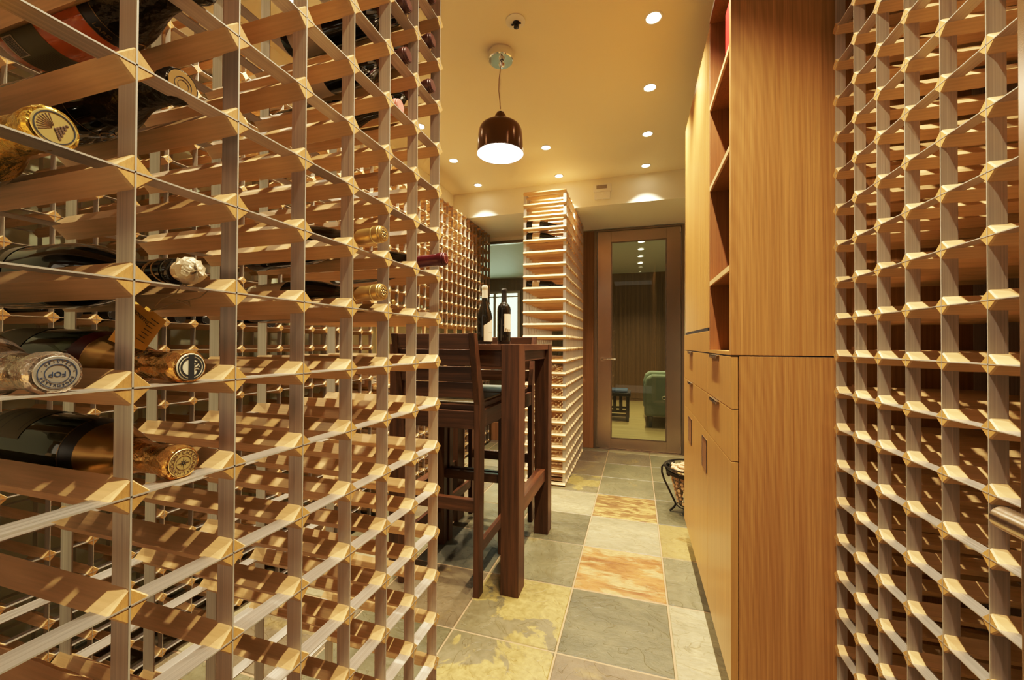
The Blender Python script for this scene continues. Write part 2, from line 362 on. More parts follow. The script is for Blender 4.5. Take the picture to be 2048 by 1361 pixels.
def door():
    f = B(); z1 = 1.10+1.205; fx0, fx1 = -.430, .455
    f.box((fx0, YB-.02, 0), (fx0+.030, YB+.08, z1)); f.box((fx1-.026, YB-.02, 0), (fx1, YB+.08, z1)); f.box((fx0+.030, YB-.02, z1-.016), (fx1-.026, YB+.08, z1)); f.box((fx0+.03, YB-.02, 0), (fx1-.026, YB+.08, .008))
    d = struct('door_1', f, M['steel_dark'], .002)
    lx0, lx1, lz0, lz1 = -.396, .425, .014, 1.10+1.186; gx0, gx1, gz0, gz1 = -.255, .290, 1.10-.983, 1.10+1.074
    l = B(); y0, y1 = YB-.012, YB+.035
    l.box((lx0, y0, lz0), (gx0, y1, lz1)); l.box((gx1, y0, lz0), (lx1, y1, lz1)); 
    lf = l.obj('leaf_stiles', M['steel_v'], d, .0015)
    l = B(); l.box((gx0, y0, lz0), (gx1, y1, gz0)); l.box((gx0, y0, gz1), (gx1, y1, lz1)); l.obj('leaf_rails', M['steel'], d, .0015)
    g = B(); w = .010
    for a, c in (((gx0, gz0), (gx0+w, gz1)), ((gx1-w, gz0), (gx1, gz1)), ((gx0+w, gz0), (gx1-w, gz0+w)), ((gx0+w, gz1-w), (gx1-w, gz1))): g.box((a[0], y0-.004, a[1]), (c[0], y0+.012, c[1]))
    g.obj('glazing_bead', M['steel_dark'], d)
    B().box((gx0+.002, YB+.008, gz0+.002), (gx1-.002, YB+.014, gz1-.002)).obj('glass_pane', M['pane'], d)
    h = B(); hz = 1.10-.155; h.cyl((-.338, y0, hz), (-.338, y0-.008, hz), .026, n=24); h.obj('handle_rose', M['nickel'], d)
    h = B(); h.tube([(-.338, y0-.008, hz), (-.338, y0-.045, hz), (-.330, y0-.052, hz), (-.205, y0-.052, hz)], .0095, 12); h.obj('lever_handle', M['nickel'], d)
    B().cyl((.418, y0-.006, .03), (.418, y0-.006, .075), .008, n=12).cyl((.418, y0-.006, lz1-.06), (.418, y0-.006, lz1-.015), .008, n=12).obj('pivot_hinge', M['nickel'], d)
door()
# entry door standing open beside the camera
def entry_door():
    x0, x1, y0, y1, z1 = .372, .414, -.36, .545, 2.28
    d = struct('door_2', B().box((x0, y1-.12, .01), (x1, y1, z1)).box((x0, y0, .01), (x1, y0+.12, z1)).box((x0, y0+.12, .01), (x1, y1-.12, .15)).box((x0, y0+.12, z1-.13), (x1, y1-.12, z1)), M['steel_v'], .0015)
    B().box((x0+.018, y0+.12, .15), (x0+.024, y1-.12, z1-.13)).obj('glass_pane', M['pane'], d)
    hz = .942
    B().tube([(x0, .415, hz), (x0-.041, .415, hz), (x0-.0415, .416, hz)], .0105, 24).obj('handle_neck', M['nickel'], d)
    pts = [(x0-.056, .372+i*.0, hz) for i in range(1)]
    B().lathe([(0, 0), (.0090, 0), (.0104, .0015), (.0104, .1335), (.0090, .135), (0, .135)], 40, o=(.3225, .356, hz), axis=(0, 1, 0)).obj('lever_handle', M['nickel'], d)
entry_door()

# ------------------------------------------------------------------ the room seen through the glass
RX0, RX1, RY0, RY1, RZ = -4.2, 2.6, YB+.10, 8.25, 1.10+1.40
struct('room_floor', B().box((RX0, RY0, -.05), (RX1, RY1, 0)), M['roomfloor'])
struct('room_ceiling', B().box((RX0, RY0, RZ), (RX1, RY1, RZ+.08)), M['roomceil'])
qx0, qx1, qz0, qz1 = -3.5, -2.36, .9, 1.10+1.13
b = B(); b.box((RX0, RY1, 0), (qx0, RY1+.1, RZ)); b.box((qx0, RY1, qz1), (qx1, RY1+.1, RZ)); b.box((qx0, RY1, 0), (qx1, RY1+.1, qz0)); b.box((qx1, RY1, 0), (RX1, RY1+.1, RZ))
for i in range(60):
    x = qx1+.12+i*.08
    if x < RX1: b.box((x, RY1-.012, .05), (x+.045, RY1, RZ-.15))
struct('room_wall_back', b, M['roomwall'])
struct('room_wall_left', B().box((RX0-.1, RY0, 0), (RX0, RY1, RZ)), M['roomwall'])
struct('room_wall_right', B().box((RX1, RY0, 0), (RX1+.1, RY1, RZ)), M['roomwall'])
w2 = struct('window_2', B().box((qx0+.05, RY1+.05, qz0+.05), (qx1-.05, RY1+.056, qz1-.05)), M['pane'])
fb = B()
for x in (qx0, (qx0+qx1)/2-.03, qx1-.06): fb.box((x, RY1-.02, qz0), (x+.06, RY1+.10, qz1))
fb.box((qx0, RY1-.01, qz0), (qx1, RY1+.09, qz0+.05)); fb.box((qx0, RY1-.01, qz1-.05), (qx1, RY1+.09, qz1)); fb.box((qx0, RY1+.02, 1.10-.02), (qx1, RY1+.07, 1.10+.012)); fb.box((qx0, RY1+.02, qz1-.13), (qx1, RY1+.07, qz1-.105))
fb.obj('window_frame', M['steel_dark'], w2)
struct('sky_beyond_window', B().add([(-6, RY1+1.2, -1), (0, RY1+1.2, -1), (0, RY1+1.2, 5), (-6, RY1+1.2, 5)], [(0, 1, 2, 3)]), M['day'])

# ------------------------------------------------------------------ wine racks
c_ = .095; d_ = .0163
def bar_mesh(L, sg):
    b = B(); secs = [(.0004, .90), (.0030, 1), (L-.0030, 1), (L-.0004, .90)]; v = []
    for x, k in secs:
        for a, z in ((0, d_), (-d_, 0), (0, -d_), (d_, 0)): v.append((sg*x, a*k, z*k))
    f = [(0, 1, 2, 3), (15, 14, 13, 12)]
    for j in range(3):
        for i in range(4): f.append((j*4+i, j*4+(i+1) % 4, (j+1)*4+(i+1) % 4, (j+1)*4+i))
    if sg > 0: f = [tuple(reversed(q)) for q in f]
    f = [tuple(reversed(q)) for q in f]
    b.add(v, f); b.mi[0] = b.mi[1] = 1
    return b
def rack(label, xf, L, sg, y0, nc, z0, nr, limit=95, skip=lambda k, m: False, sw=.023, th=.0015, vstep=1, ztop=None):
    root = thing('wine_rack', label, 'wine rack', (xf, y0, 0))
    me = bar_mesh(L, sg).mesh('wooden_bar', [M['bar'], M['bar_end']])
    cand = []
    for k in range(nc):
        for m in range(nr):
            if skip(k, m): continue
            best = 0
            for fx in (0, .5, 1):
                q = proj((xf+sg*L*fx, y0+k*c_, z0+m*c_))
                if q and -20 < q[0] < 2068 and -20 < q[1] < 1381: best += 1/q[2]**2
            cand.append((best, k, m))
    cand.sort(key=lambda t: -t[0])
    for s, k, m in cand[:limit]:
        o = bpy.data.objects.new('wooden_bar', me); C.objects.link(o); o.parent = root; o.location = (0, k*c_, z0+m*c_)
    if len(cand) > limit:
        b = B(); src = bar_mesh(L, sg)
        for s, k, m in cand[limit:]: b.add([(p[0], p[1]+k*c_, p[2]+z0+m*c_) for p in src.v], src.f); b.mi[-14:] = src.mi
        o = b.obj('wooden_bars', [M['bar'], M['bar_end']], root, local=True); tag(o, kind='stuff')
    st = []
    zt = z0+(nr-1)*c_+d_*.9; zb = max(.001, z0-d_*.9)
    for xx in (0, L-sw):
        for k in range(0, nc, vstep): st.append((xx, 'v', k))
        for m in range(nr): st.append((xx, 'h', m))
    def ebox(b, a, c, sm):
        n0 = len(b.mi); b.box(a, c); b.mi[n0+(2 if 0 else 3)] = 1; b.mi[n0+5] = 1
    def geo(b, s):
        xx, t, i = s; x0, x1 = sg*xx, sg*(xx+sw)
        if t == 'v': ebox(b, (x0, i*c_-th/2, zb), (x1, i*c_+th/2, zt), 0)
        else: ebox(b, (x0, -.004, z0+i*c_-th/2), (x1, (nc-1)*c_+.004, z0+i*c_+th/2), 0)
    def sc(s):
        xx, t, i = s; best = 0
        for j in range(9):
            p = (xf+sg*xx, y0+i*c_, 2.3*j/8) if t == 'v' else (xf+sg*xx, y0+(nc-1)*c_*j/8, z0+i*c_)
            q = proj(p)
            if q and 0 < q[0] < 2048 and 0 < q[1] < 1361: best += 1/q[2]**2
        return -best
    st.sort(key=sc)
    for s in st[:limit]: b = B(); geo(b, s); b.obj('metal_strap', [M['strap'] if s[1] == 'v' else M['strap_h'], M['strap_edge']], root, local=True)
    rest = st[limit:]
    if rest:
        b = B()
        for s in rest: geo(b, s)
        tag(b.obj('metal_straps', [M['strap'], M['strap_edge']], root, local=True), kind='stuff')
    return root
XL, LL = -.4209, .300
zrow = lambda m: 1.10-.0403-m*c_              # rows of the near rack, m counts downward
ycol = lambda k: .2406+k*c_
rack('near wine rack of pale wooden bars and metal straps with champagne bottles, facing the cabinet', XL, LL, -1, ycol(-3), 10, zrow(11), 25)
XR = .4953
rack('empty wine rack standing between the oak cabinet and the open steel door', XR, .30, 1, .7767-5*c_, 11, 1.10-.0271-11*c_, 25)
XW = -1.56; zw = lambda m: 1.10+.0685-m*c_; yw = lambda k: .988+k*c_
rack('long full-height wine rack along the green wall, behind the near champagne rack', XW, .30, -1, yw(-6), 19, zw(12), 25)
rack('upper wine rack on the green wall past the bar table, running to the window', XW, .30, -1, yw(13), 22, zw(-1), 12)
rack('low wine rack under the counter board behind the bar stools', XW, .30, -1, yw(13), 22, zw(12), 9)
single(B().box((XW-.30, yw(13)-.02, zw(4)+.017), (XW+.01, yw(34)+.02, zw(4)+.037)), 'counter_board', M['oak_edge'], 'pale wooden counter board on the low rack behind the bar stools', 'counter', (XW, yw(13), zw(4)+.017), .002)
b = B()
for k in range(0, 22, 2): b.box((XW-.03, yw(13+k)-.006, zw(4)+.037), (XW-.004, yw(13+k)+.006, zw(-1)-.013))
b.obj('support_posts', M['bar'], bpy.data.objects['wine_rack.003'])
rack('tall freestanding wine rack with bottles, between the window and the glass door', -.521, .343, -1, 3.106, 12, 1.10-1.085, 25)
# back panel behind the right-hand rack
struct('trim_5', B().box((.812, -.85, 0), (.86, 1.28, ZC)), M['backwood'])

# ------------------------------------------------------------------ bottles
PR = {'champ': [(.030, .002), (.040, 0), (.0435, .006), (.0438, .02), (.0438, .135), (.0425, .158), (.038, .180), (.031, .202), (.0235, .222), (.0185, .240), (.0163, .262), (.0158, .295)],
      'burg': [(.028, .002), (.037, 0), (.0405, .005), (.041, .02), (.041, .128), (.0395, .150), (.034, .175), (.026, .198), (.0195, .216), (.0158, .232), (.0148, .250), (.0145, .296)],
      'bord': [(.026, .002), (.034, 0), (.037, .005), (.0375, .02), (.0375, .185), (.0365, .198), (.032, .211), (.024, .221), (.0175, .229), (.0152, .238), (.0145, .250), (.0142, .296)]}
_SP = {}
def rad(kind, z):
    if kind not in _SP: _SP[kind] = smooth_prof(kind)
    p = _SP[kind]
    for (r0, z0), (r1, z1) in zip(p, p[1:]):
        if z0 <= z <= z1: return r0+(r1-r0)*(z-z0)/max(1e-6, z1-z0)
    return p[-1][0]
def smooth_prof(kind):
    p = PR[kind]; out = [p[0], p[1], p[2], p[3]]; zs = [p[3][1]+(p[-1][1]-p[3][1])*i/40 for i in range(1, 41)]
    pts = p[3:]
    for z in zs:      # Catmull-Rom in z
        for i in range(len(pts)-1):
            if pts[i][1] <= z <= pts[i+1][1]+1e-9:
                a = pts[max(0, i-1)]; b_ = pts[i]; c = pts[i+1]; d = pts[min(len(pts)-1, i+2)]
                t = (z-b_[1])/(c[1]-b_[1]); m0 = (c[0]-a[0])/max(1e-6, c[1]-a[1])*(c[1]-b_[1]); m1 = (d[0]-b_[0])/max(1e-6, d[1]-b_[1])*(c[1]-b_[1])
                r = (2*t**3-3*t*t+1)*b_[0]+(t**3-2*t*t+t)*m0+(-2*t**3+3*t*t)*c[0]+(t**3-t*t)*m1
                out.append((max(.012, r), z)); break
    return out
def ring_text(txt, R, z, size, m, parent, a0=PI/2, span=2*PI):
    for i, ch in enumerate(txt):
        if ch == ' ': continue
        a = a0-span*i/len(txt)
        text_part(ch, size, m, parent, Matrix.Translation((R*math.cos(a), R*math.sin(a), z)) @ Matrix.Rotation(a-PI/2, 4, 'Z'))
def wrap_text(txt, size, m, parent, r, z, ang, along=False, spacing=1.0):
    def f(co):
        x, y = (co.x, co.y) if not along else (-co.y, co.x)
        a = ang + x/r
        return Vector(((r+co.z)*math.cos(a), (r+co.z)*math.sin(a), z+y))
    text_part(txt, size, m, parent, f, spacing=spacing)
def patch(kind, z0, z1, a0, a1, off=.0005, n=20, k=8):
    return B().lathe([(rad(kind, z0+(z1-z0)*i/k)+off, z0+(z1-z0)*i/k) for i in range(k+1)], n, a0, a1, caps=False)
def bottle(kind, glass, label, loc=(0, 0, 0), cap=None, capz=(.225, .302), cap_mat=None, disc=None, group=None, foil_kind=False):
    root = thing('wine_bottle', label, 'bottle', loc, group)
    B().lathe(smooth_prof(kind), 36).obj('glass_body', glass, root, local=True)
    if cap_mat:
        z0, z1 = capz; p = []
        if foil_kind:   # crimped foil over a wire cage, mushroom top
            rnd = random.Random(len(bpy.data.objects))
            for i in range(15):
                z = z0+(z1-.045-z0)*i/14; p.append((rad(kind, z)+.0011, z))
            p += [(.0170, z1-.040), (.0176, z1-.034), (.0168, z1-.029), (.0182, z1-.023), (.0198, z1-.016), (.0206, z1-.008), (.0202, z1-.003), (.0186, z1), (.0, z1+.0006)]
            b = B().lathe(p, 40); b.v = [(x*(1+rnd.uniform(-.03, .03)) if z > z1-.05 else x, y*(1+rnd.uniform(-.03, .03)) if z > z1-.05 else y, z) for x, y, z in b.v]
            b.obj('foil', cap_mat, root, local=True)
            zt = z1+.001; rt = .0165
        else:
            p = [(rad(kind, z0)+.0006, z0)]+[(rad(kind, z0+(z1-.02-z0)*i/6)+.0008, z0+(z1-.02-z0)*i/6) for i in range(1, 7)]
            p += [(.0166, z1-.017), (.0172, z1-.013), (.0172, z1-.006), (.0160, z1-.0045), (.0160, z1-.0015), (.0148, z1), (0, z1)]
            B().lathe(p, 28).obj('capsule', cap_mat, root, local=True); zt = z1+.0002; rt = .0128
        if disc: B().lathe([(rt, zt), (rt*.97, zt+.0006), (0, zt+.0006)], 32).obj('cap_disc', disc, root, local=True)
    return root
def ring(parent, r0, r1, z, m, name='emblem_ring'): B().lathe([(r1, z), (r1, z+.0003), (r0, z+.0003)], 36, caps=False).obj(name, m, parent, local=True)
def lay(root, base, tip, roll=0):
    base = Vector(base); tip = Vector(tip); ax = (tip-base).normalized()
    # local z along ax, local y kept as upright as possible
    up = Vector((0, 0, 1)); x = up.cross(ax).normalized(); y = ax.cross(x)
    m = Matrix((x, y, ax)).transposed().to_4x4() @ Matrix.Rotation(roll, 4, 'Z'); m.translation = base
    root.rotation_mode = 'QUATERNION'; root.rotation_quaternion = m.to_quaternion(); root.location = base
def in_rack(root, kind, cell, row, ht, xt=-.413, roll=0, L=.302):
    r = PR[kind][4][0]*.84; y = ycol(cell+.5); z = zrow(row); k = .282/.302
    tip = Vector((xt, y, z+ht)); base = Vector((xt-L*k, y, z+math.sqrt(r*r-(c_/2-d_)**2)+.0008)); lay(root, base, tip, roll)
    root.scale = (.82, .82, k)
def lines(parent, kind, a0, a1, zs, m, off=.0009):
    b = B()
    for i, (z, fr) in enumerate(zs): b.lathe([(rad(kind, z)+off, z), (rad(kind, z+.0009)+off, z+.0009)], 10, a0, a0+(a1-a0)*fr)
    b.obj('printed_lines', m, parent, local=True)

# gold cap, far left
t = bottle('champ', M['g_green'], 'champagne bottle with bright gold foil and a grape emblem on its cap', cap_mat=M['f_gold'], capz=(.19, .302), disc=M['disc_gold'], foil_kind=True)
ring(t, .0138, .0148, .3037, M['ink'])
b = B(); rnd = random.Random(3)
for i in range(9):
    a = PI*.55+i*.21; b.prism([(0.002*math.cos(a), .002*math.sin(a), .3036), (.0125*math.cos(a-.03), .0125*math.sin(a-.03), .3036), (.0125*math.cos(a+.03), .0125*math.sin(a+.03), .3036)], (0, 0, .0003))
for r_ in range(5):
    for q in range(5-r_): b.lathe([(.0013, .3037), (.0009, .3041), (.0007, .3041)], 8, o=(.0018+q*.0023-(4-r_)*.0004, -.001-r_*.0021+q*.0012, 0))
b.obj('cap_emblem', M['ink_brown'], t, local=True)
in_rack(t, 'champ', -1, -2, .0160, -.432, .2)
# silver FOP cap
t = bottle('champ', M['g_clear'], 'pale clear champagne bottle with silver foil and blue FOP lettering on its cap', cap_mat=M['f_silver'], capz=(.18, .302), disc=M['disc_silver'], foil_kind=True)
ring(t, .0133, .0139, .3037, M['ink_blue']); ring(t, .0085, .0090, .3037, M['ink_blue'])
text_part('FOP', .0068, M['ink_blue'], t, Matrix.Translation((0, -.0002, .3037)) @ Matrix.Rotation(PI, 4, 'Z'))
ring_text('SPIVTEP * KUGEMULLER - ', .0112, .3037, .0030, M['ink_blue'], t, PI*.75)
in_rack(t, 'champ', -1, 0, .0160, -.424, 0)
# rose
t = bottle('champ', M['g_rose'], 'rosé champagne bottle with black neck foil and olive label, highest in the near rack', cap_mat=M['f_dark'], capz=(.178, .302), disc=M['cap_black'], foil_kind=True)
patch('champ', .018, .082, -PI*.95, -PI*.05).obj('back_label', M['olive'], t, local=True)
patch('champ', .018, .038, -PI*.80, -PI*.62, .0009).obj('barcode_panel', M['paper'], t, local=True)
b = B()
for i in range(7): b.add(patch('champ', .021+i*.0023, .0222+i*.0023, -PI*.79, -PI*.63, .0013, 6, 1).v, patch('champ', .021, .022, 0, 1, .001, 6, 1).f)
b.obj('barcode', M['ink'], t, local=True)
lines(t, 'champ', -PI*.6, -PI*.1, [(.022+i*.004, .95 if i % 4 else .7) for i in range(14)], M['ink_brown'])
patch('champ', .160, .178, -PI, PI).obj('neck_collar', M['cap_black'], t, local=True)
b = patch('champ', .1605, .1613, -PI, PI, .0009, 32, 1); q = patch('champ', .1765, .1773, -PI, PI, .0009, 32, 1); b.add(q.v, q.f, 0, True); b.obj('collar_lines', M['gilt'], t, local=True)
b = B().lathe([(.0115, 0), (.0125, .0008), (.0105, .0008)], 8, caps=False); 
b.v = [((rad('champ', .172+y*.9)+.001+z)*math.cos(-PI*.36+x/.036), (rad('champ', .172+y*.9)+.001+z)*math.sin(-PI*.36+x/.036), .172+y*.9) for x, y, z in b.v]; b.obj('seal_outline', M['gilt'], t, local=True)
wrap_text('LARD', .0085, M['gilt'], t, rad('champ', .169)+.0012, .168, -PI*.62, False)
in_rack(t, 'champ', 0, -4, .0160, -.411, 0)
# black champagne
t = bottle('champ', M['g_black'], 'black champagne bottle with crinkled black foil, second from the top in the near rack', cap_mat=M['f_dark'], capz=(.19, .302), disc=M['gilt'], foil_kind=True)
ring(t, .0095, .0100, .3037, M['ink']); ring(t, .0060, .0064, .3037, M['ink'])
b = patch('champ', .130, .1307, -PI, PI, .0007, 32, 1); q = patch('champ', .166, .1667, -PI, PI, .0007, 32, 1); b.add(q.v, q.f, 0, True); b.obj('gilt_lines', M['gilt'], t, local=True)
b = B().lathe([(.0072, 0), (.0080, .0006), (.0066, .0006)], 20, caps=False)
b.v = [((rad('champ', .172+y)+.001+z)*math.cos(-PI*.45+x/.038), (rad('champ', .172+y)+.001+z)*math.sin(-PI*.45+x/.038), .172+y) for x, y, z in b.v]; b.obj('neck_seal', M['gilt'], t, local=True)
in_rack(t, 'champ', 0, -3, .0135, -.437, 0)
# waxed cork with string
t = bottle('champ', M['g_black'], 'dark bottle with exposed cork, ivory wax and string, above the amber card tag')
b = B().lathe([(.0150, .296), (.0162, .298), (.0166, .303), (.0150, .306), (.0118, .307), (0, .307)], 24); b.obj('bottle_lip', M['g_black'], t, local=True)
rnd = random.Random(5); b = B().lathe([(.0122, .311), (.0152, .314), (.0148, .3175), (.0162, .321), (.0138, .325), (.0144, .328), (.0085, .3315), (0, .332)], 18)
b.v = [(x*(1+rnd.uniform(-.16, .16)), y*(1+rnd.uniform(-.16, .16)), z+rnd.uniform(-.0015, .0015)) for x, y, z in b.v]; b.obj('waxed_cork', M['wax'], t, local=True)
B().lathe([(.0114, .300), (.0118, .309)], 18).obj('cork', M['cork'], t, local=True)
b = B()
for k in range(3): b.tube([((.0160+.003*(i % 2)*.1)*math.cos(a), .0160*math.sin(a), .270+.012*k+.010*math.sin(a+k)) for i, a in enumerate([2*PI*j/20 for j in range(21)])], .0009, 6)
b.obj('string_binding', M['string'], t, local=True)
B().add(patch('champ', .03, .075, 0, PI, .0006).v, patch('champ', .03, .075, 0, PI).f, 0, True).obj('front_label', M['olive'], t, local=True)
in_rack(t, 'champ', 0, -1, .0160, -.415, 0, .33)
# tag hanging from the string
zt = zrow(-1)
tg = thing('card_tag', 'amber folded card tag lettered in dark ink, hanging from string under the corked bottle', 'tag', (-.452, .265, 1.136))
XT = -.452
def panel(tl, tr, br, bl, x, e=.0008):
    return B().prism([(x, *tl), (x, *bl), (x, *br), (x, *tr)], (e, 0, 0))
TLc, TRc, BRc, BLc = (.2596, 1.1381), (.2733, 1.1263), (.2540, 1.0945), (.2390, 1.1020)
panel(TLc, TRc, BRc, BLc, XT).obj('front_flap', M['tag'], tg)
panel((.2694, 1.1347), (.2870, 1.1216), (.2682, 1.0917), (.2500, 1.0980), XT-.0022).obj('back_flap', M['tag'], tg)
def on_card(x, y, z, ang):
    m = Matrix(((0, 1, 0), (0, 0, 1), (1, 0, 0))).transposed().to_4x4() @ Matrix.Rotation(ang, 4, 'Z'); m.translation = Vector((x, y, z))-wloc(tg); return m
text_part('MIONETTO', .0034, M['ink'], tg, on_card(XT+.0010, .2632, 1.1243, -.80) @ Matrix.Scale(1.25, 4, (0, 1, 0)))
b = B(); dv = Vector((0, .0176, -.0131)).normalized(); dl = Vector((0, -.0188, -.0299)).normalized()
for i in range(7):
    o_ = Vector((XT-.0012, .2735, 1.1235))+dl*(i*.0038); L_ = .0085-.0012*(i % 3)
    b.prism([o_, o_+dv*L_, o_+dv*L_+dl*.0007, o_+dl*.0007], (.0002, 0, 0))
b.obj('printed_lines', M['ink_brown'], tg)
b = B(); p0 = Vector((XT, .2715, 1.1300)); zt = zrow(-1)
b.tube([p0, (-.445, .277, 1.142), (-.436, .284, zt-.006), (-.428, .286, zt+.004)], .0006, 6)
b.tube([p0, (-.445, .290, 1.140), (-.434, .306, zt-.008), (-.428, .312, zt+.002)], .0006, 6)
b.tube([(-.440, .287, zt-.012), (-.438, .294, zt-.015), (-.440, .301, zt-.018), (-.437, .297, zt-.013)], .0008, 6)
b.obj('string', M['string'], tg)
# green bottle with copper-gold foil
t = bottle('champ', M['g_green'], 'green champagne bottle with copper-gold foil, dark red collar and banded cap', cap_mat=M['f_copper'], capz=(.185, .302), disc=M['disc_ivory'], foil_kind=True)
patch('champ', .166, .186, -PI, PI).obj('neck_collar', M['dkred'], t, local=True)
b = B().lathe([(rad('champ', .186+i*.006)+.0016, .186+i*.006) for i in range(9)], 36, caps=False); b.obj('smooth_neck_foil', M['f_smooth'], t, local=True)
patch('champ', .02, .085, PI*.1, PI*.9).obj('front_label', M['olive'], t, local=True)
ring(t, .0136, .0150, .3036, M['ink']); ring(t, .0100, .0122, .3036, M['ink'])
B().box((-.0032, -.0152, .3036), (.0032, .0152, .3041)).obj('dark_band', M['ink'], t, local=True)
text_part('AYA', .0075, M['ink'], t, Matrix.Translation((.0066, 0, .3038)) @ Matrix.Rotation(-1.35, 4, 'Z')); 
b = B(); rnd = random.Random(2)
for a in (.3, .9, 2.1, 2.6, 4.0, 4.6): b.lathe([(.0011, 0), (.0009, .0004), (0, .0004)], 8, o=((rad('champ', .246)+.0016)*math.cos(a), (rad('champ', .246)+.0016)*math.sin(a), .246), axis=(math.cos(a), math.sin(a), 0))
b.obj('foil_holes', M['ink'], t, local=True)
in_rack(t, 'champ', 0, 0, .0160, -.421, 0)
# gold bottle, lowest
t = bottle('champ', M['g_green'], 'green champagne bottle with gold foil and CHANDON round its cap, lowest in the near rack', cap_mat=M['f_copper'], capz=(.186, .302), disc=M['disc_gold'], foil_kind=True)
patch('champ', .166, .186, -PI, PI).obj('neck_collar', M['cap_black'], t, local=True)
b = patch('champ', .1665, .1673, -PI, PI, .0009, 32, 1); q = patch('champ', .1848, .1856, -PI, PI, .0009, 32, 1); b.add(q.v, q.f, 0, True); b.obj('collar_lines', M['gilt'], t, local=True)
B().lathe([(rad('champ', .186+i*.006)+.0016, .186+i*.006) for i in range(8)], 36, caps=False).obj('smooth_neck_foil', M['f_smooth'], t, local=True)
patch('champ', .02, .095, PI*.12, PI*.88).obj('front_label', M['olive'], t, local=True)
lines(t, 'champ', PI*.2, PI*.8, [(.035, 1), (.05, .8), (.052, 1), (.086, 1)], M['ink'])
ring(t, .0152, .0158, .3036, M['ink_brown']); ring(t, .0082, .0087, .3036, M['ink_brown'])
ring_text('CHANDON*CHANDON*', .0121, .3037, .0058, M['ink_brown'], t)
b = B()
for i in range(8): a = i*PI/4; b.prism([(.0012*math.cos(a+.4), .0012*math.sin(a+.4), .3036), (.0012*math.cos(a-.4), .0012*math.sin(a-.4), .3036), ((.007 if i % 2 == 0 else .004)*math.cos(a), (.007 if i % 2 == 0 else .004)*math.sin(a), .3036)], (0, 0, .0004))
b.obj('cap_star', M['ink'], t, local=True)
in_rack(t, 'champ', 0, 1, .0160, -.430, 0)
# burgundy bottles
def cap_mark(t, m):
    B().lathe([(.0108, .3024), (.0106, .3029), (0, .3029)], 32).obj('dark_seal', m, t, local=True)
    b = B()
    for i in range(8):
        a = i*PI/4; b.lathe([(.0022, .3028), (.0018, .3033), (0, .3033)], 10, o=(.0068*math.cos(a), .0068*math.sin(a), 0))
    b.lathe([(.0030, .3028), (.0022, .3034), (0, .3034)], 12).lathe([(.0100, .3028), (.0100, .3032), (.0092, .3032), (.0092, .3028)], 32, caps=False); b.obj('cap_emblem', M['cap_gold'], t, local=True)
for lab, cell, row, ht, roll in (('burgundy bottle with satin gold capsule, upper of two one above the other', 3, -2, .031, 0), ('burgundy bottle with satin gold capsule and cream label, lower of two one above the other', 3, -1, .030, 0)):
    t = bottle('burg', M['g_brown'], lab, cap_mat=M['cap_gold'], capz=(.243, .302), disc=M['cap_gold'], group='gold capsuled burgundy bottles')
    patch('burg', .02, .105, -PI*.15, PI*.95, .0006, 24).obj('paper_label', M['paper'], t, local=True)
    lines(t, 'burg', PI*.1, PI*.8, [(.03+i*.007, (.9, .7, .8)[i % 3]) for i in range(9)], M['ink_brown'])
    B().lathe([(.0158, .2475), (.0162, .2483), (.0158, .2491)], 28).lathe([(.0164, .283), (.0168, .2838), (.0164, .2846)], 28).obj('capsule_rings', M['disc_gold'], t, local=True)
    cap_mark(t, M['ink']); in_rack(t, 'burg', cell, row, ht, -.398, roll)
t = bottle('burg', M['g_black'], 'dark bottle with wine-red capsule sticking out at the end of the near rack', cap_mat=M['cap_red'], capz=(.236, .302), disc=M['cap_red'])
patch('burg', .02, .105, PI*.05, PI*.95, .0006, 24).obj('paper_label', M['paper_w'], t, local=True); ring(t, .0090, .0096, .3028, M['cap_pink'])
in_rack(t, 'burg', 5, -2, .027, -.380, 0)
tops = [(4, -7, 'brown-red capped bottle, upper of two in the fifth column near the ceiling', 'cap_brown', 'bord'), (4, -6, 'brown-red capped bottle, below its twin in the fifth column', 'cap_brown', 'bord'),
        (4, -5, 'dark bottle with a pink neck band, lowest of the high group', 'cap_pink', 'burg'), (5, -8, 'brown-capped bottle at the rack end, highest of three', 'cap_brown', 'bord'),
        (5, -7, 'brown-capped bottle at the rack end, middle of three', 'cap_brown', 'bord'), (5, -6, 'brown-capped bottle at the rack end, lowest of three', 'cap_brown', 'bord')]
for cell, row, lab, cm, kind in tops:
    t = bottle(kind, M['g_black'], lab, cap_mat=M[cm], capz=(.235 if cm != 'cap_pink' else .262, .302), disc=M[cm], group='dark bottles high in the near rack')
    patch(kind, .02, .11, -PI*.9, -PI*.2, .0006, 20).obj('paper_label', M['paper_w'], t, local=True)
    in_rack(t, kind, cell, row, .017 if row > -7 else .019, -.413 if cm != 'cap_pink' else -.43, 0)
t = bottle('bord', M['g_black'], 'dark bottle high in the near rack, one column before the brown-capped ones', cap_mat=M['cap_brown'], capz=(.235, .302)); in_rack(t, 'bord', 3, -8, .018, -.413, 0)
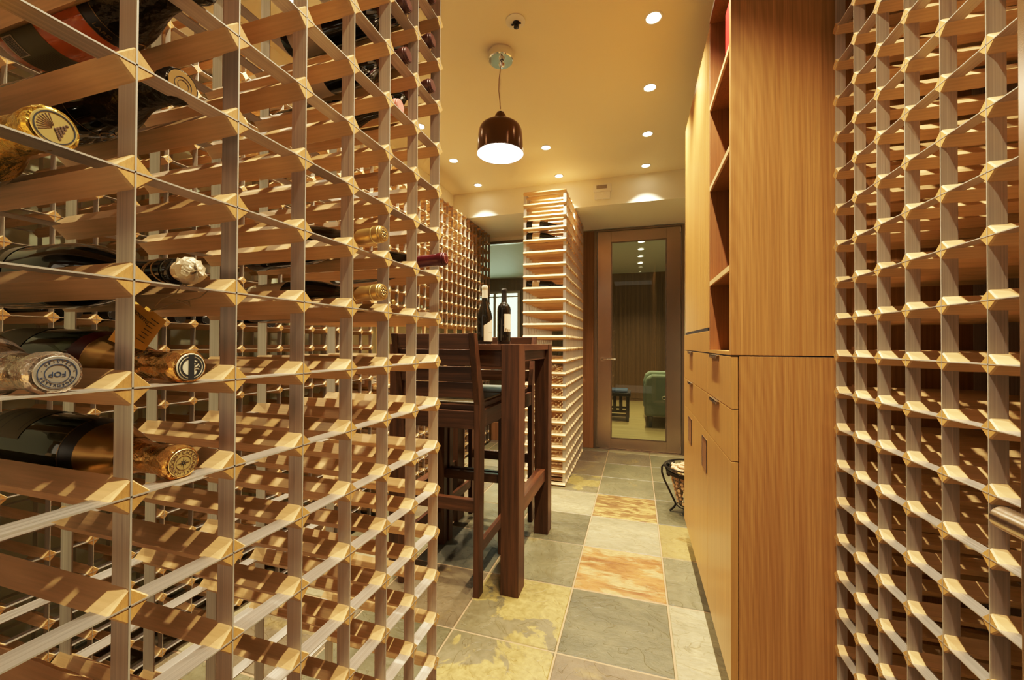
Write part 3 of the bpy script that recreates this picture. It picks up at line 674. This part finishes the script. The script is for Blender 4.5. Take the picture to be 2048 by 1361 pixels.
# bottles in the long wall rack
wb = None
for i, (k, m, cm, lab) in enumerate([(0, 0, 'cap_black', 'first'), (1, 0, 'cap_black', 'second'), (2, 0, 'cap_black', 'third'), (4, 0, 'cap_black', 'fourth'), (-3, 0, 'cap_black', 'x'), (-2, 0, 'cap_black', 'y')]):
    t = bottle('bord', M['g_black'], {'first': 'dark bottle in the long rack seen just past the second metal upright', 'second': 'dark bottle in the long rack beside the first dark one', 'third': 'dark bottle in the long rack, third in its row', 'fourth': 'dark bottle alone past an empty cell of the long rack', 'x': 'dark bottle in the long rack behind the green champagne bottle', 'y': 'dark bottle in the long rack behind the amber card tag'}[lab], cap_mat=M[cm], capz=(.24, .302), group='dark bottles in the long wall rack')
    lay(t, (XW-.301, yw(k+.5), zw(m)+.0387), (XW, yw(k+.5), zw(m)+.018))
t = bottle('burg', M['g_brown'], 'bottle with a gold capsule in the upper rack above the bar stool', cap_mat=M['cap_gold'], capz=(.24, .302)); lay(t, (XW-.300, yw(14.5), zw(-2)+.042), (XW+.012, yw(14.5), zw(-2)+.018))
# bottles in the tall freestanding rack (seen from the side)
for i, (row, lab, kind) in enumerate([(21, 'dark bottle with pale label, topmost in the tall freestanding rack', 'burg'), (20, 'dark bottle with pale label, just under the topmost one in the freestanding rack', 'burg'), (16, 'dark bottle with pale label, alone halfway up the freestanding rack', 'bord')]):
    t = bottle(kind, M['g_black'], lab, cap_mat=M['cap_black'], capz=(.24, .302), group='bottles in the freestanding rack')
    patch(kind, .05, .11, PI*.1, PI*1.1, .0006, 24).obj('paper_label', M['paper_w'], t, local=True)
    z = 1.10-1.085+row*c_; y = 3.106+c_/2; lay(t, (-.845, y, z+.0425), (-.535, y, z+.018), 1.0)

# ------------------------------------------------------------------ bar table and stools
TX0, TX1, TY0, TY1 = -1.134, -.478, 1.685, 2.395; TT = 1.10-.002
tb = thing('bar_table', 'tall dark walnut bar table with square legs on the slate floor', 'table', ((TX0+TX1)/2, (TY0+TY1)/2, 0))
lw, ld = .082, .100
for x0 in (TX0, TX1-lw-.008):
    for y0, dd in ((TY0, ld), (TY1-ld, ld)):
        B().box((x0, y0, .0), (x0+lw, y0+dd, TT)).obj('leg', M['walnut'], tb, .002)
xa, xb = TX0+lw, TX1-lw-.008
B().box((xa+.001, TY0+.004, TT-.028), (xb-.001, TY1-.004, TT)).obj('tabletop', M['walnut_x'], tb, .0015)
B().box((TX0+.012, TY0+ld+.001, TT-.030), (TX1-.010, TY1-ld-.001, TT-.0005)).obj('end_board', M['walnut_y'], tb, .0015)
for y0 in (TY0+.018, TY1-.04): B().box((xa+.001, y0, TT-.100), (xb-.001, y0+.022, TT-.029)).obj('apron', M['walnut_x'], tb, .0015)
for x0 in (TX0+.028, TX1-.050): B().box((x0, TY0+ld+.001, TT-.082), (x0+.022, TY1-ld-.001, TT-.031)).obj('apron', M['walnut_y'], tb, .0015)
for x0 in (TX0+.02, TX1-.075): B().box((x0, TY0+ld+.001, 1.10-.790), (x0+.050, TY1-ld-.001, 1.10-.722)).obj('foot_rail', M['walnut_y'], tb, .0015)
def stool(label, x0, x1, yback, sgn):
    t = thing('bar_stool', label, 'bar stool', ((x0+x1)/2, yback, 0), 'dark walnut bar stools'); w = .027; Y = lambda a: yback+sgn*a
    zt = 1.10+.045; zs = 1.10-.285
    for x in (x0, x1-w):
        prof = [(0, 0), (.052, 0), (.062, zs-.03), (.058, zs+.03), (-.034, zt), (-.070, zt), (-.004, zs+.02), (0, zs-.10)]
        B().prism([(x, Y(a), z) for a, z in prof], (w, 0, 0)).obj('back_post', M['walnut'], t, .0025)
    for x in (x0, x1-.045): B().box((x, Y(.375), 0), (x+.045, Y(.420), zs-.012)).obj('front_leg', M['walnut'], t, .0025)
    zz = [(.043, -.021), (-.025, -.096), (-.100, -.166), (-.170, -.238)]
    for i, (a, c) in enumerate(zz):
        off = .006-.070*((a+c)/2+.265)/.31; B().box((x0+w, Y(off), 1.10+c), (x1-w, Y(off+.018), 1.10+a)).obj('back_slat', M['walnut_x'], t, .002)
    for y in (.006, .392): B().box((x0+w, Y(y), zs-.090), (x1-w, Y(y+.022), zs-.012)).obj('seat_rail', M['walnut_x'], t, .002)
    for x in (x0+.003, x1-.025): B().box((x, Y(.062), zs-.090), (x+.022, Y(.376), zs-.012)).obj('seat_rail', M['walnut_y'], t, .002)
    B().box((x0+w+.002, Y(.030), zs-.012), (x1-w-.002, Y(.415), zs+.012)).obj('seat_frame', M['walnut_x'], t, .003)
    B().box((x0+w+.012, Y(.052), zs+.012), (x1-w-.012, Y(.405), zs+.024)).obj('seat_pad', M['leather'], t, .006, seg=3)
    B().box((x0+w, Y(.012), 1.10-.740), (x1-w, Y(.040), 1.10-.685)).obj('stretcher', M['walnut_x'], t, .002)
    B().box((x0+.045, Y(.385), 1.10-.735), (x1-.045, Y(.412), 1.10-.690)).obj('stretcher', M['walnut_x'], t, .002)
    for x in (x0+.002, x1-.024): B().box((x, Y(.056), 1.10-.925), (x+.020, Y(.376), 1.10-.875)).obj('stretcher', M['walnut_y'], t, .002)
    return t
stool('dark walnut slat-back bar stool with its back to the camera, beside the near rack', -1.048, -.647, 1.632, 1)
stool('dark walnut slat-back bar stool on the window side of the bar table', -1.040, -.615, 2.478, -1)
# bottles standing on the table
t = bottle('burg', M['g_black'], 'dark bottle with ivory capsule and white label, on the bar table by the stool back', (-.775, 2.02, TT), cap_mat=M['cap_white'], capz=(.245, .312), disc=M['cap_white'])
b = B(); K = 22; vv = []; ff = []
for i in range(K+1):
    a = -PI*.42+PI*.62*i/K; top = .098+.052*(i/K); r = .0415
    for z in (.015, .06, top): vv.append(((rad('burg', z)+.0006)*math.cos(a), (rad('burg', z)+.0006)*math.sin(a), z))
for i in range(K):
    for j in range(2): ff.append((i*3+j, (i+1)*3+j, (i+1)*3+j+1, i*3+j+1))
b.add(vv, ff, 0, True); b.obj('paper_label', M['paper_w'], t, local=True)
lines(t, 'burg', -PI*.22, PI*.02, [(.06, .8)], M['ink_brown'])
patch('burg', .015, .10, -PI*1.02, -PI*.80).obj('back_label', M['paper_w'], t, local=True)
t = bottle('bord', M['g_black'], 'dark straight bottle with black capsule and cream fav label, nearest the table end', (-.700, 2.12, TT), cap_mat=M['cap_black'], capz=(.235, .306), disc=M['cap_black'])
patch('bord', .068, .165, -PI*.38, PI*.02, .0006, 16).obj('paper_label', M['paper_w'], t, local=True)
wrap_text('fav', .030, M['ink_brown'], t, .0385, .078, -PI*.20)

# ------------------------------------------------------------------ oak cabinets
CX, PY = .257, 1.283; CYE = 2.452; Zm = 1.10-.0305
up = thing('wall_cabinet', 'tall upper oak cabinet with open shelves and a fluted sliding door', 'cabinet', (CX, PY, Zm))
ZT = 1.10+1.205
B().box((CX, PY, Zm+.001), (.81, PY+.02, ZT)).obj('end_panel', M['oak'], up, .001)
sd = 1.634
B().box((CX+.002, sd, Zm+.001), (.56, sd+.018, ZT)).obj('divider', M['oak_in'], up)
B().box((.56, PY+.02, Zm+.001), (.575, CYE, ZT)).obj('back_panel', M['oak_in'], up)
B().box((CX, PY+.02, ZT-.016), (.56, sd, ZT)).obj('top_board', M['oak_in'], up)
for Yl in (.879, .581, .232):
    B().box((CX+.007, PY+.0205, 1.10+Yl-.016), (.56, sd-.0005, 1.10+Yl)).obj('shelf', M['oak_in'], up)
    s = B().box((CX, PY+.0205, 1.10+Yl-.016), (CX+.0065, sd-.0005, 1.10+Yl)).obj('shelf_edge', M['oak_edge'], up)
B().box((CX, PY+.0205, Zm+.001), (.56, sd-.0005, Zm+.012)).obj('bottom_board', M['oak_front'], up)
for Yl in (.879, .581, .232): B().cyl((.32, sd-.0005, 1.10+Yl-.021), (.32, sd-.012, 1.10+Yl-.021), .004, n=10).obj('shelf_pin', M['nickel'], up)
# fluted door: half-round ribs
y = sd+.019; b = B(); nr = 40; pitch = (CYE-y-.004)/nr
pts = []
for i in range(nr):
    for k in range(5): a = PI*k/4; pts.append((CX+.008-.0045*math.sin(a), y+pitch*(i+.5-.46*math.cos(a))))
zb, ztp = 1.10+.066, ZT-.006
v = [(x, yy, zb) for x, yy in pts]+[(x, yy, ztp) for x, yy in pts]; n = len(pts)
b.add(v, [(i, i+1, n+i+1, n+i) for i in range(n-1)], 0, False)
b.obj('fluted_door', M['oak_slat'], up)
B().box((CX+.010, sd+.019, 1.10+.066), (CX+.022, CYE-.001, ZT-.006)).obj('door_core', M['oak_front'], up)
B().box((CX+.001, sd+.019, Zm+.001), (CX+.02, CYE-.001, 1.10+.052)).obj('bottom_rail', M['oak_front'], up, .001)
B().box((CX+.003, sd+.06, 1.10+.0525), (CX+.012, CYE-.03, 1.10+.0655)).obj('finger_groove', M['black'], up)
lo = thing('base_cabinet', 'lower oak cabinet with drawers and doors on the slate floor', 'cabinet', (CX, PY, 0))
B().box((CX+.0205, PY, .002), (.81, PY+.02, Zm-.002)).obj('end_panel', M['oak'], lo, .001)
B().box((CX+.024, PY+.021, .13), (.575, CYE-.002, Zm-.002)).obj('carcass', M['black'], lo)
B().box((CX+.050, PY+.021, .002), (CX+.066, CYE-.02, .13)).obj('toe_kick', M['backwood'], lo)
B().box((CX+.0, PY+.0, Zm-.0015), (.575, CYE, Zm-.0005)).obj('shadow_gap', M['black'], lo)
g = .0022; ys = [PY, 1.677, 2.062, CYE]
def front(nm, y0, y1, z0, z1): return B().box((CX, y0+g/2, z0+g/2), (CX+.0185, y1-g/2, z1-g/2)).obj(nm, M['oak_front'], lo, .0008)
def pull(par, y0, y1, z):
    B().box((CX-.010, y0, z-.0035), (CX+.014, y1, z-.0015)).box((CX-.010, y0, z-.012), (CX-.0085, y1, z-.0015)).obj('edge_pull', M['nickel'], par)
zl = [Zm-.002, 1.10-.183, 1.10-.332]
for (za, zc_) in ((zl[0], zl[1]), (zl[1], zl[2])):
    d = front('drawer', ys[0], ys[1]+.0, zc_, za); pull(d, 1.455, 1.585, za)
    d = front('drawer', ys[1], ys[3], zc_, za); pull(d, 2.10, 2.22, za)
for i in range(3):
    d = front('door', ys[i], ys[i+1], .130, zl[2])
    if i:
        y0 = ys[i]+.012+(.06 if i == 2 else 0); zz = 1.10-.365
        q = B().box((CX-.0012, y0, zz-.125), (CX+.0005, y0+.112, zz)); q.obj('recessed_pull', M['redwood'], d)
        B().box((CX-.0026, y0, zz-.125), (CX-.0010, y0+.008, zz)).box((CX-.0026, y0+.008, zz-.004), (CX-.0010, y0+.112, zz)).obj('pull_rim', M['iron'], d)
        B().box((CX-.0036, y0+.104, zz-.125), (CX-.0010, y0+.112, zz-.004)).obj('pull_lip', M['nickel'], d)
# books
def book(label, loc, w, dp, h, m, tilt=0, roty=0):
    t = thing('book', label, 'book', loc); 
    B().box((0, 0, 0), (dp, w*.12, h)).box((0, w*.88, 0), (dp, w, h)).box((0, w*.12, 0), (.004, w*.88, h)).obj('cover', m, t, .002, local=True)
    B().box((.004, w*.13, .004), (dp-.005, w*.87, h-.004)).obj('pages', M['paper'], t, local=True)
    t.rotation_euler = (tilt, roty, 0); return t
book('tall red book standing on the top open shelf of the oak cabinet', (.285, 1.44, 1.10+.8795), .065, .20, .235, M['book_red'])
book('dark book leaning on the open shelf above the lowest compartment', (.30, 1.50, 1.10+.2335), .028, .18, .14, M['book_dark'], .62)

# ------------------------------------------------------------------ cork basket
bx, by = .338, 2.845
cs = thing('cork_stand', 'wrought iron stand with scrolled legs holding a glass vase, past the cabinet end', 'stand', (bx, by, 0))
R0 = .160
B().tube([(bx+R0*math.cos(a), by+R0*math.sin(a), .312) for a in [2*PI*i/40 for i in range(41)]], .005, 8).obj('rim_ring', M['iron'], cs)
B().lathe([(.137, 0), (.143, 0), (.143, .018), (.137, .018), (.137, 0)], 40, o=(bx, by, .262), caps=False).obj('hoop', M['iron'], cs)
B().tube([(bx+.085*math.cos(a), by+.085*math.sin(a), .058) for a in [2*PI*i/32 for i in range(33)]], .004, 8).obj('base_ring', M['iron'], cs)
for q in range(4):
    a = -PI*.56+q*PI/2; ca, sa = math.cos(a), math.sin(a)
    prof = [(.125, .245), (.128, .235), (.136, .232), (.143, .242), (.145, .262), (.155, .290), (.168, .300), (.178, .285), (.178, .250), (.164, .205), (.142, .160), (.118, .110), (.098, .070), (.092, .050), (.105, .028), (.122, .010), (.128, .005)]
    B().tube([(bx+r*ca, by+r*sa, z) for r, z in prof], .0062, 8).obj('leg', M['iron'], cs)
vs = single(B().lathe([(.0, .064), (.075, .064), (.082, .080), (.100, .160), (.120, .240), (.150, .306), (.153, .310), (.149, .310), (.117, .242), (.097, .162), (.079, .084), (0, .069)], 40, o=(bx, by, 0)), 'glass_vase', M['vase'], 'clear flared glass vase full of wine corks in the iron stand', 'vase', (bx, by, .064))
ck = B().lathe([(.0105, -.022), (.0115, -.0205), (.0115, .0205), (.0105, .022)], 12).mesh('wine_cork', M['cork'])
rnd = random.Random(11)
def corks(n, fn, lab, gr):
    for i in range(n):
        p, e = fn(i); o = bpy.data.objects.new('wine_cork', ck); C.objects.link(o); o.location = p; o.rotation_euler = e; tag(o, lab, 'cork', gr)
def vr(z): return .079+(z-.08)*.24 if z < .242 else .117+(z-.242)*.48
pl = []
for z, r_, n in ((.318, 0, 1), (.316, .034, 6), (.308, .070, 11), (.298, .105, 17)):
    for i in range(n): a = 2*PI*i/n+z*40; pl.append((bx+r_*math.cos(a), by+r_*math.sin(a), z+rnd.uniform(-.004, .006), a))
corks(len(pl), lambda i: (pl[i][:3], (PI/2+rnd.uniform(-.35, .35), rnd.uniform(-.3, .3), rnd.uniform(0, PI))), 'used wine cork in the heap on top of the glass vase', 'wine corks heaped on the vase')
ql = []
for j in range(7):
    z = .088+j*.0265; r_ = vr(z)-.016; n = int(2*PI*r_/.036)
    for i in range(n): a = 2*PI*(i+.5*(j % 2))/n; ql.append((bx+r_*math.cos(a), by+r_*math.sin(a), z, a))
corks(len(ql), lambda i: (ql[i][:3], (PI/2+rnd.uniform(-.15, .15), 0, ql[i][3]+PI/2+(PI/2 if rnd.random() < .3 else 0)*0+rnd.uniform(-.4, .4))), 'used wine cork seen through the side of the glass vase', 'wine corks inside the vase')

# ------------------------------------------------------------------ ceiling fittings
LROWS = {.07: [.32, .84, 1.36, 1.88, 2.39, 2.915, 3.43], -.64: [2.905, 3.43], -1.385: [.32, .84, 1.347, 1.86, 2.38, 2.905, 3.42]}
ordn = ['first', 'second', 'third', 'fourth', 'fifth', 'sixth', 'seventh']
rown = {.07: 'along the oak cabinet', -.64: 'in the middle row past the pendant', -1.385: 'along the long wall rack'}
for x, ysl in LROWS.items():
    for i, y in enumerate(ysl):
        n = len(ysl)-1-i
        t = thing('ceiling_downlight', 'round recessed downlight %s, %s from the door bulkhead' % (rown[x], ordn[n]), 'downlight', (x, y, ZC), 'recessed downlights')
        B().lathe([(.0300, -.0005), (.0320, -.004), (.0385, -.004), (.0400, -.0005)], 32, o=(x, y, ZC), caps=False).obj('trim_ring', M['white_trim'], t)
        B().lathe([(.0300, -.0015), (.020, -.0022), (0, -.0026)], 24, o=(x, y, ZC)).obj('lamp_lens', M['lens'], t)
        ld = bpy.data.lights.new('spot', 'SPOT'); ld.energy = 175*(.4 if x < -1 and y < 1.2 else 1); ld.color = (1, .845, .58); ld.spot_size = math.radians(92); ld.spot_blend = 1.0; ld.shadow_soft_size = .013
        lo_ = bpy.data.objects.new('spot', ld); C.objects.link(lo_); lo_.location = (0, 0, -.012); lo_.parent = t
px, py = -.648, 1.891
pe = thing('pendant_lamp', 'pendant lamp with smoked copper shade above the bar table', 'lamp', (px, py, ZC))
B().lathe([(.062, -.002), (.062, -.040), (.058, -.044), (0, -.044)], 40, o=(px, py, ZC)).obj('canopy', M['chrome'], pe)
B().lathe([(0, -.044), (.010, -.046), (.016, -.060), (.010, -.072), (0, -.074)], 20, o=(px+.006, py, ZC)).obj('cord_grip', M['chrome'], pe)
zsb, zst = 1.10+.941, 1.10+.941+.1515
B().tube([(px, py, ZC-.07), (px-.008, py, ZC-.13), (px-.009, py, ZC-.19), (px, py, zst+.075)], .0022, 8).obj('cord', M['steel_dark'], pe)
B().cyl((px, py, ZC-.044), (px, py, zst+.06), .0006, n=6).obj('suspension_wire', M['chrome'], pe)
B().cyl((px-.017, py, zst+.066), (px+.017, py, zst+.062), .0014, n=8).cyl((px-.008, py, zst+.05), (px-.008, py, zst+.07), .001, n=6).cyl((px+.008, py, zst+.05), (px+.008, py, zst+.07), .001, n=6).obj('hanger_bar', M['chrome'], pe)
B().lathe([(.031, .0), (.031, .020), (.028, .040), (.018, .056), (0, .062)], 28, o=(px, py, zst)).obj('socket_cover', M['copper'], pe)
B().lathe([(.114, 0), (.1125, .05), (.1095, .095), (.106, .118), (.098, .134), (.084, .145), (.055, .151), (.030, .152), (.030, .1515), (.055, .1505), (.0835, .1440), (.0970, .1332), (.1048, .1175), (.1083, .095), (.1113, .05), (.1128, 0)], 56, o=(px, py, zsb), caps=False).obj('shade', M['copper'], pe)
B().lathe([(.1110, .048), (.1080, .094), (.1044, .1168), (.0967, .1328), (.0832, .1435), (.0548, .1500), (.0, .1510)], 48, o=(px, py, zsb), caps=False).obj('white_lining', M['inner'], pe)
B().lathe([(.1140, .003), (.08, .001), (0, .000)], 48, o=(px, py, zsb)).obj('diffuser', M['opal'], pe)
ld = bpy.data.lights.new('spot', 'SPOT'); ld.energy = 22; ld.color = (1, .85, .62); ld.spot_size = math.radians(150); ld.spot_blend = .6; ld.shadow_soft_size = .06
o = bpy.data.objects.new('spot', ld); C.objects.link(o); o.parent = pe; o.location = (0, 0, zsb-ZC-.02)
sp = thing('ceiling_sprinkler', 'round white ceiling plate with a small dark sprinkler head', 'sprinkler', (-.521, 1.723, ZC))
B().lathe([(.044, -.0005), (.044, -.004), (.018, -.005), (.0, -.005)], 36, o=(-.521, 1.723, ZC)).obj('cover_plate', M['plastic'], sp, 0)
B().lathe([(.016, -.005), (.010, -.016), (.012, -.026), (.0, -.028)], 14, o=(-.519, 1.728, ZC)).box((-.541, 1.724, ZC-.013), (-.497, 1.731, ZC-.009)).obj('sprinkler_head', M['iron'], sp)
B().lathe([(.006, 0), (.010, .010), (0, .012)], 10, o=(-.510, 1.735, ZC-.017)).obj('white_deflector', M['plastic'], sp)
th = thing('climate_detector', 'white wall sensor box with a small grey display on the bulkhead', 'sensor', (-.285, YS, 1.10+1.325))
B().box((-.362, YS-.030, 1.10+1.325), (-.208, YS-.0005, 1.10+1.392)).obj('upper_housing', M['plastic'], th, .006)
B().box((-.352, YS-.026, 1.10+1.262), (-.218, YS-.0005, 1.10+1.3245)).obj('lower_cover', M['plastic'], th, .006)
B().box((-.335, YS-.0315, 1.10+1.348), (-.245, YS-.0295, 1.10+1.380)).obj('display', M['grey_plastic'], th)
B().prism([(-.300, YS-.0268, 1.10+1.312), (-.270, YS-.0268, 1.10+1.312), (-.285, YS-.0268, 1.10+1.297)], (0, .001, 0)).obj('arrow_mark', M['white_trim'], th)

# ------------------------------------------------------------------ crate and tray on the counter behind the stools
cz = zw(4)+.037
cr = thing('wine_crate', 'pale pine wine crate with white printed labels, on the counter behind the stools', 'crate', (-1.71, 2.32, cz))
B().box((-1.815, 2.160, cz), (-1.602, 2.48, cz+.072)).obj('box_body', M['crate'], cr, .002)
B().box((-1.820, 2.155, cz+.0725), (-1.597, 2.485, cz+.083)).obj('lid', M['crate'], cr, .002)
B().box((-1.765, 2.1585, cz+.018), (-1.635, 2.1596, cz+.066)).obj('end_label', M['plastic'], cr)
B().box((-1.6016, 2.18, cz+.018), (-1.6005, 2.29, cz+.066)).obj('side_label', M['plastic'], cr)
for i in range(3):
    B().box((-1.755, 2.1580, cz+.026+i*.012), (-1.665-.02*(i % 2), 2.1584, cz+.030+i*.012)).obj('printed_line', M['ink'], cr)
    B().box((-1.6004, 2.19, cz+.026+i*.012), (-1.6001, 2.27-.02*(i % 2), cz+.030+i*.012)).obj('printed_line', M['ink'], cr)

# ------------------------------------------------------------------ furniture beyond the glass door
def chair():
    x0, x1, y0, y1 = .10, .95, 5.62, 6.55
    t = thing('armchair', 'sage green upholstered armchair in the room behind the glass door', 'armchair', ((x0+x1)/2, (y0+y1)/2, 0))
    B().box((x0+.02, y0+.03, .16), (x1, y1-.05, .42)).obj('seat_base', M['sage'], t, .04, seg=4)
    for y in (y0, y1-.16):
        B().prism([(x0, y, .15), (x1-.05, y, .15), (x1-.05, y, .70), (x0+.10, y, .70), (x0+.03, y, .66), (x0, y, .55)], (0, .16, 0)).obj('arm', M['sage'], t, .035, seg=4)
    B().prism([(x1-.22, y0+.02, .30), (x1, y0+.02, .30), (x1+.06, y0+.02, .86), (x1-.10, y0+.02, .86)], (0, y1-y0-.04, 0)).obj('backrest', M['sage'], t, .04, seg=4)
    B().box((x0+.01, y0+.17, .42), (x1-.2, y1-.17, .54)).obj('seat_cushion', M['sage_l'], t, .045, seg=4)
    B().prism([(x1-.55, y0+.17, .54), (x1-.30, y0+.17, .54), (x1-.14, y0+.17, .84), (x1-.40, y0+.17, .82)], (0, .50, 0)).obj('pillow', M['sage_l'], t, .05, seg=4)
    for x in (x0+.08, x1-.1):
        for y in (y0+.06, y1-.10): B().lathe([(.018, 0), (.022, .05), (.030, .15)], 12, o=(x, y, 0)).obj('foot', M['darkwood'], t)
    b = B()
    for k in range(5): cx = x0+.25+k*.10; b.tube([(cx+.045*math.cos(a)*(1-.06*i), y0-.004, .40+.03*math.sin(a)*(1-.06*i)) for i, a in enumerate([.6*j for j in range(12)])], .005, 6)
    b.obj('scroll_trim', M['cap_white'], t)
chair()
def bench():
    x0, x1, y0, y1 = -.62, -.08, 5.95, 6.35; t = thing('low_bench', 'low dark wooden bench with a blue cushion behind the glass door', 'bench', ((x0+x1)/2, (y0+y1)/2, 0))
    B().box((x0, y0, .36), (x1, y1, .41)).obj('bench_top', M['darkwood'], t, .004)
    for x in (x0+.02, x1-.06):
        for y in (y0+.02, y1-.06): B().box((x, y, 0), (x+.04, y+.04, .36)).obj('leg', M['darkwood'], t, .003)
    for y in (y0+.025, y1-.045): B().box((x0+.06, y, .07), (x1-.06, y+.02, .11)).box((x0+.06, y, .135), (x1-.06, y+.02, .165)).obj('rail', M['darkwood'], t)
    b = B()
    for k in range(4): b.box((x0+.13+k*.085, y0+.027, .165), (x0+.175+k*.085, y0+.043, .36))
    b.obj('slats', M['darkwood'], t); B().box((x0+.02, y0+.02, .41), (x1-.04, y1-.02, .445)).obj('cushion', M['blue'], t, .014, seg=3)
bench()
for i, y in enumerate((5.35, 5.75, 6.2, 6.7, 7.25)):
    t = thing('spotlight', '%s small spotlight in the back room ceiling, counted from the glass door' % ordn[i], 'spotlight', (.06, y, RZ), 'back room spotlights')
    B().lathe([(.055, -.0005), (.055, -.006), (.042, -.006)], 24, o=(.06, y, RZ), caps=False).obj('trim_ring', M['white_trim'], t)
    B().lathe([(.042, -.004), (0, -.005)], 20, o=(.06, y, RZ)).obj('lamp_lens', M['lens_far'], t)
    ld = bpy.data.lights.new('spot', 'SPOT'); ld.energy = 85; ld.color = (1, .87, .62); ld.spot_size = math.radians(110); ld.spot_blend = .7; ld.shadow_soft_size = .03
    o = bpy.data.objects.new('spot', ld); C.objects.link(o); o.parent = t; o.location = (0, 0, -.02)
# daylight entering the back room through its window
ld = bpy.data.lights.new('daylight', 'AREA'); ld.energy = 45; ld.color = (.86, .95, 1); ld.shape = 'RECTANGLE'; ld.size = 1.1; ld.size_y = 1.3
o = bpy.data.objects.new('daylight', ld); C.objects.link(o); o.location = (-2.9, RY1+.3, 1.6); o.rotation_euler = (-PI/2, 0, 0)

# ------------------------------------------------------------------ world and colour
w = bpy.data.worlds.new('world'); bpy.context.scene.world = w; w.use_nodes = True
bg = w.node_tree.nodes['Background']; bg.inputs[0].default_value = (1, .82, .57, 1); bg.inputs[1].default_value = 1.15
sc = bpy.context.scene
sc.view_settings.view_transform = 'Standard'; sc.view_settings.look = 'None'; sc.view_settings.exposure = .12
sc.view_settings.use_curve_mapping = True          # soft shoulder, as in the photograph's tone mapping
cm = sc.view_settings.curve_mapping; cm.white_level = (3, 3, 3); cv = cm.curves[3]
for p, q in ((.025, .062), (.06, .178), (.14, .405), (.24, .61), (.38, .79), (.62, .93)): cv.points.new(p, q)
cm.update()
sc.cycles.max_bounces = 9; sc.cycles.diffuse_bounces = 4; sc.cycles.glossy_bounces = 4; sc.cycles.transparent_max_bounces = 12; sc.cycles.transmission_bounces = 6
sc.cycles.sample_clamp_indirect = 6; sc.cycles.caustics_reflective = False; sc.cycles.caustics_refractive = False
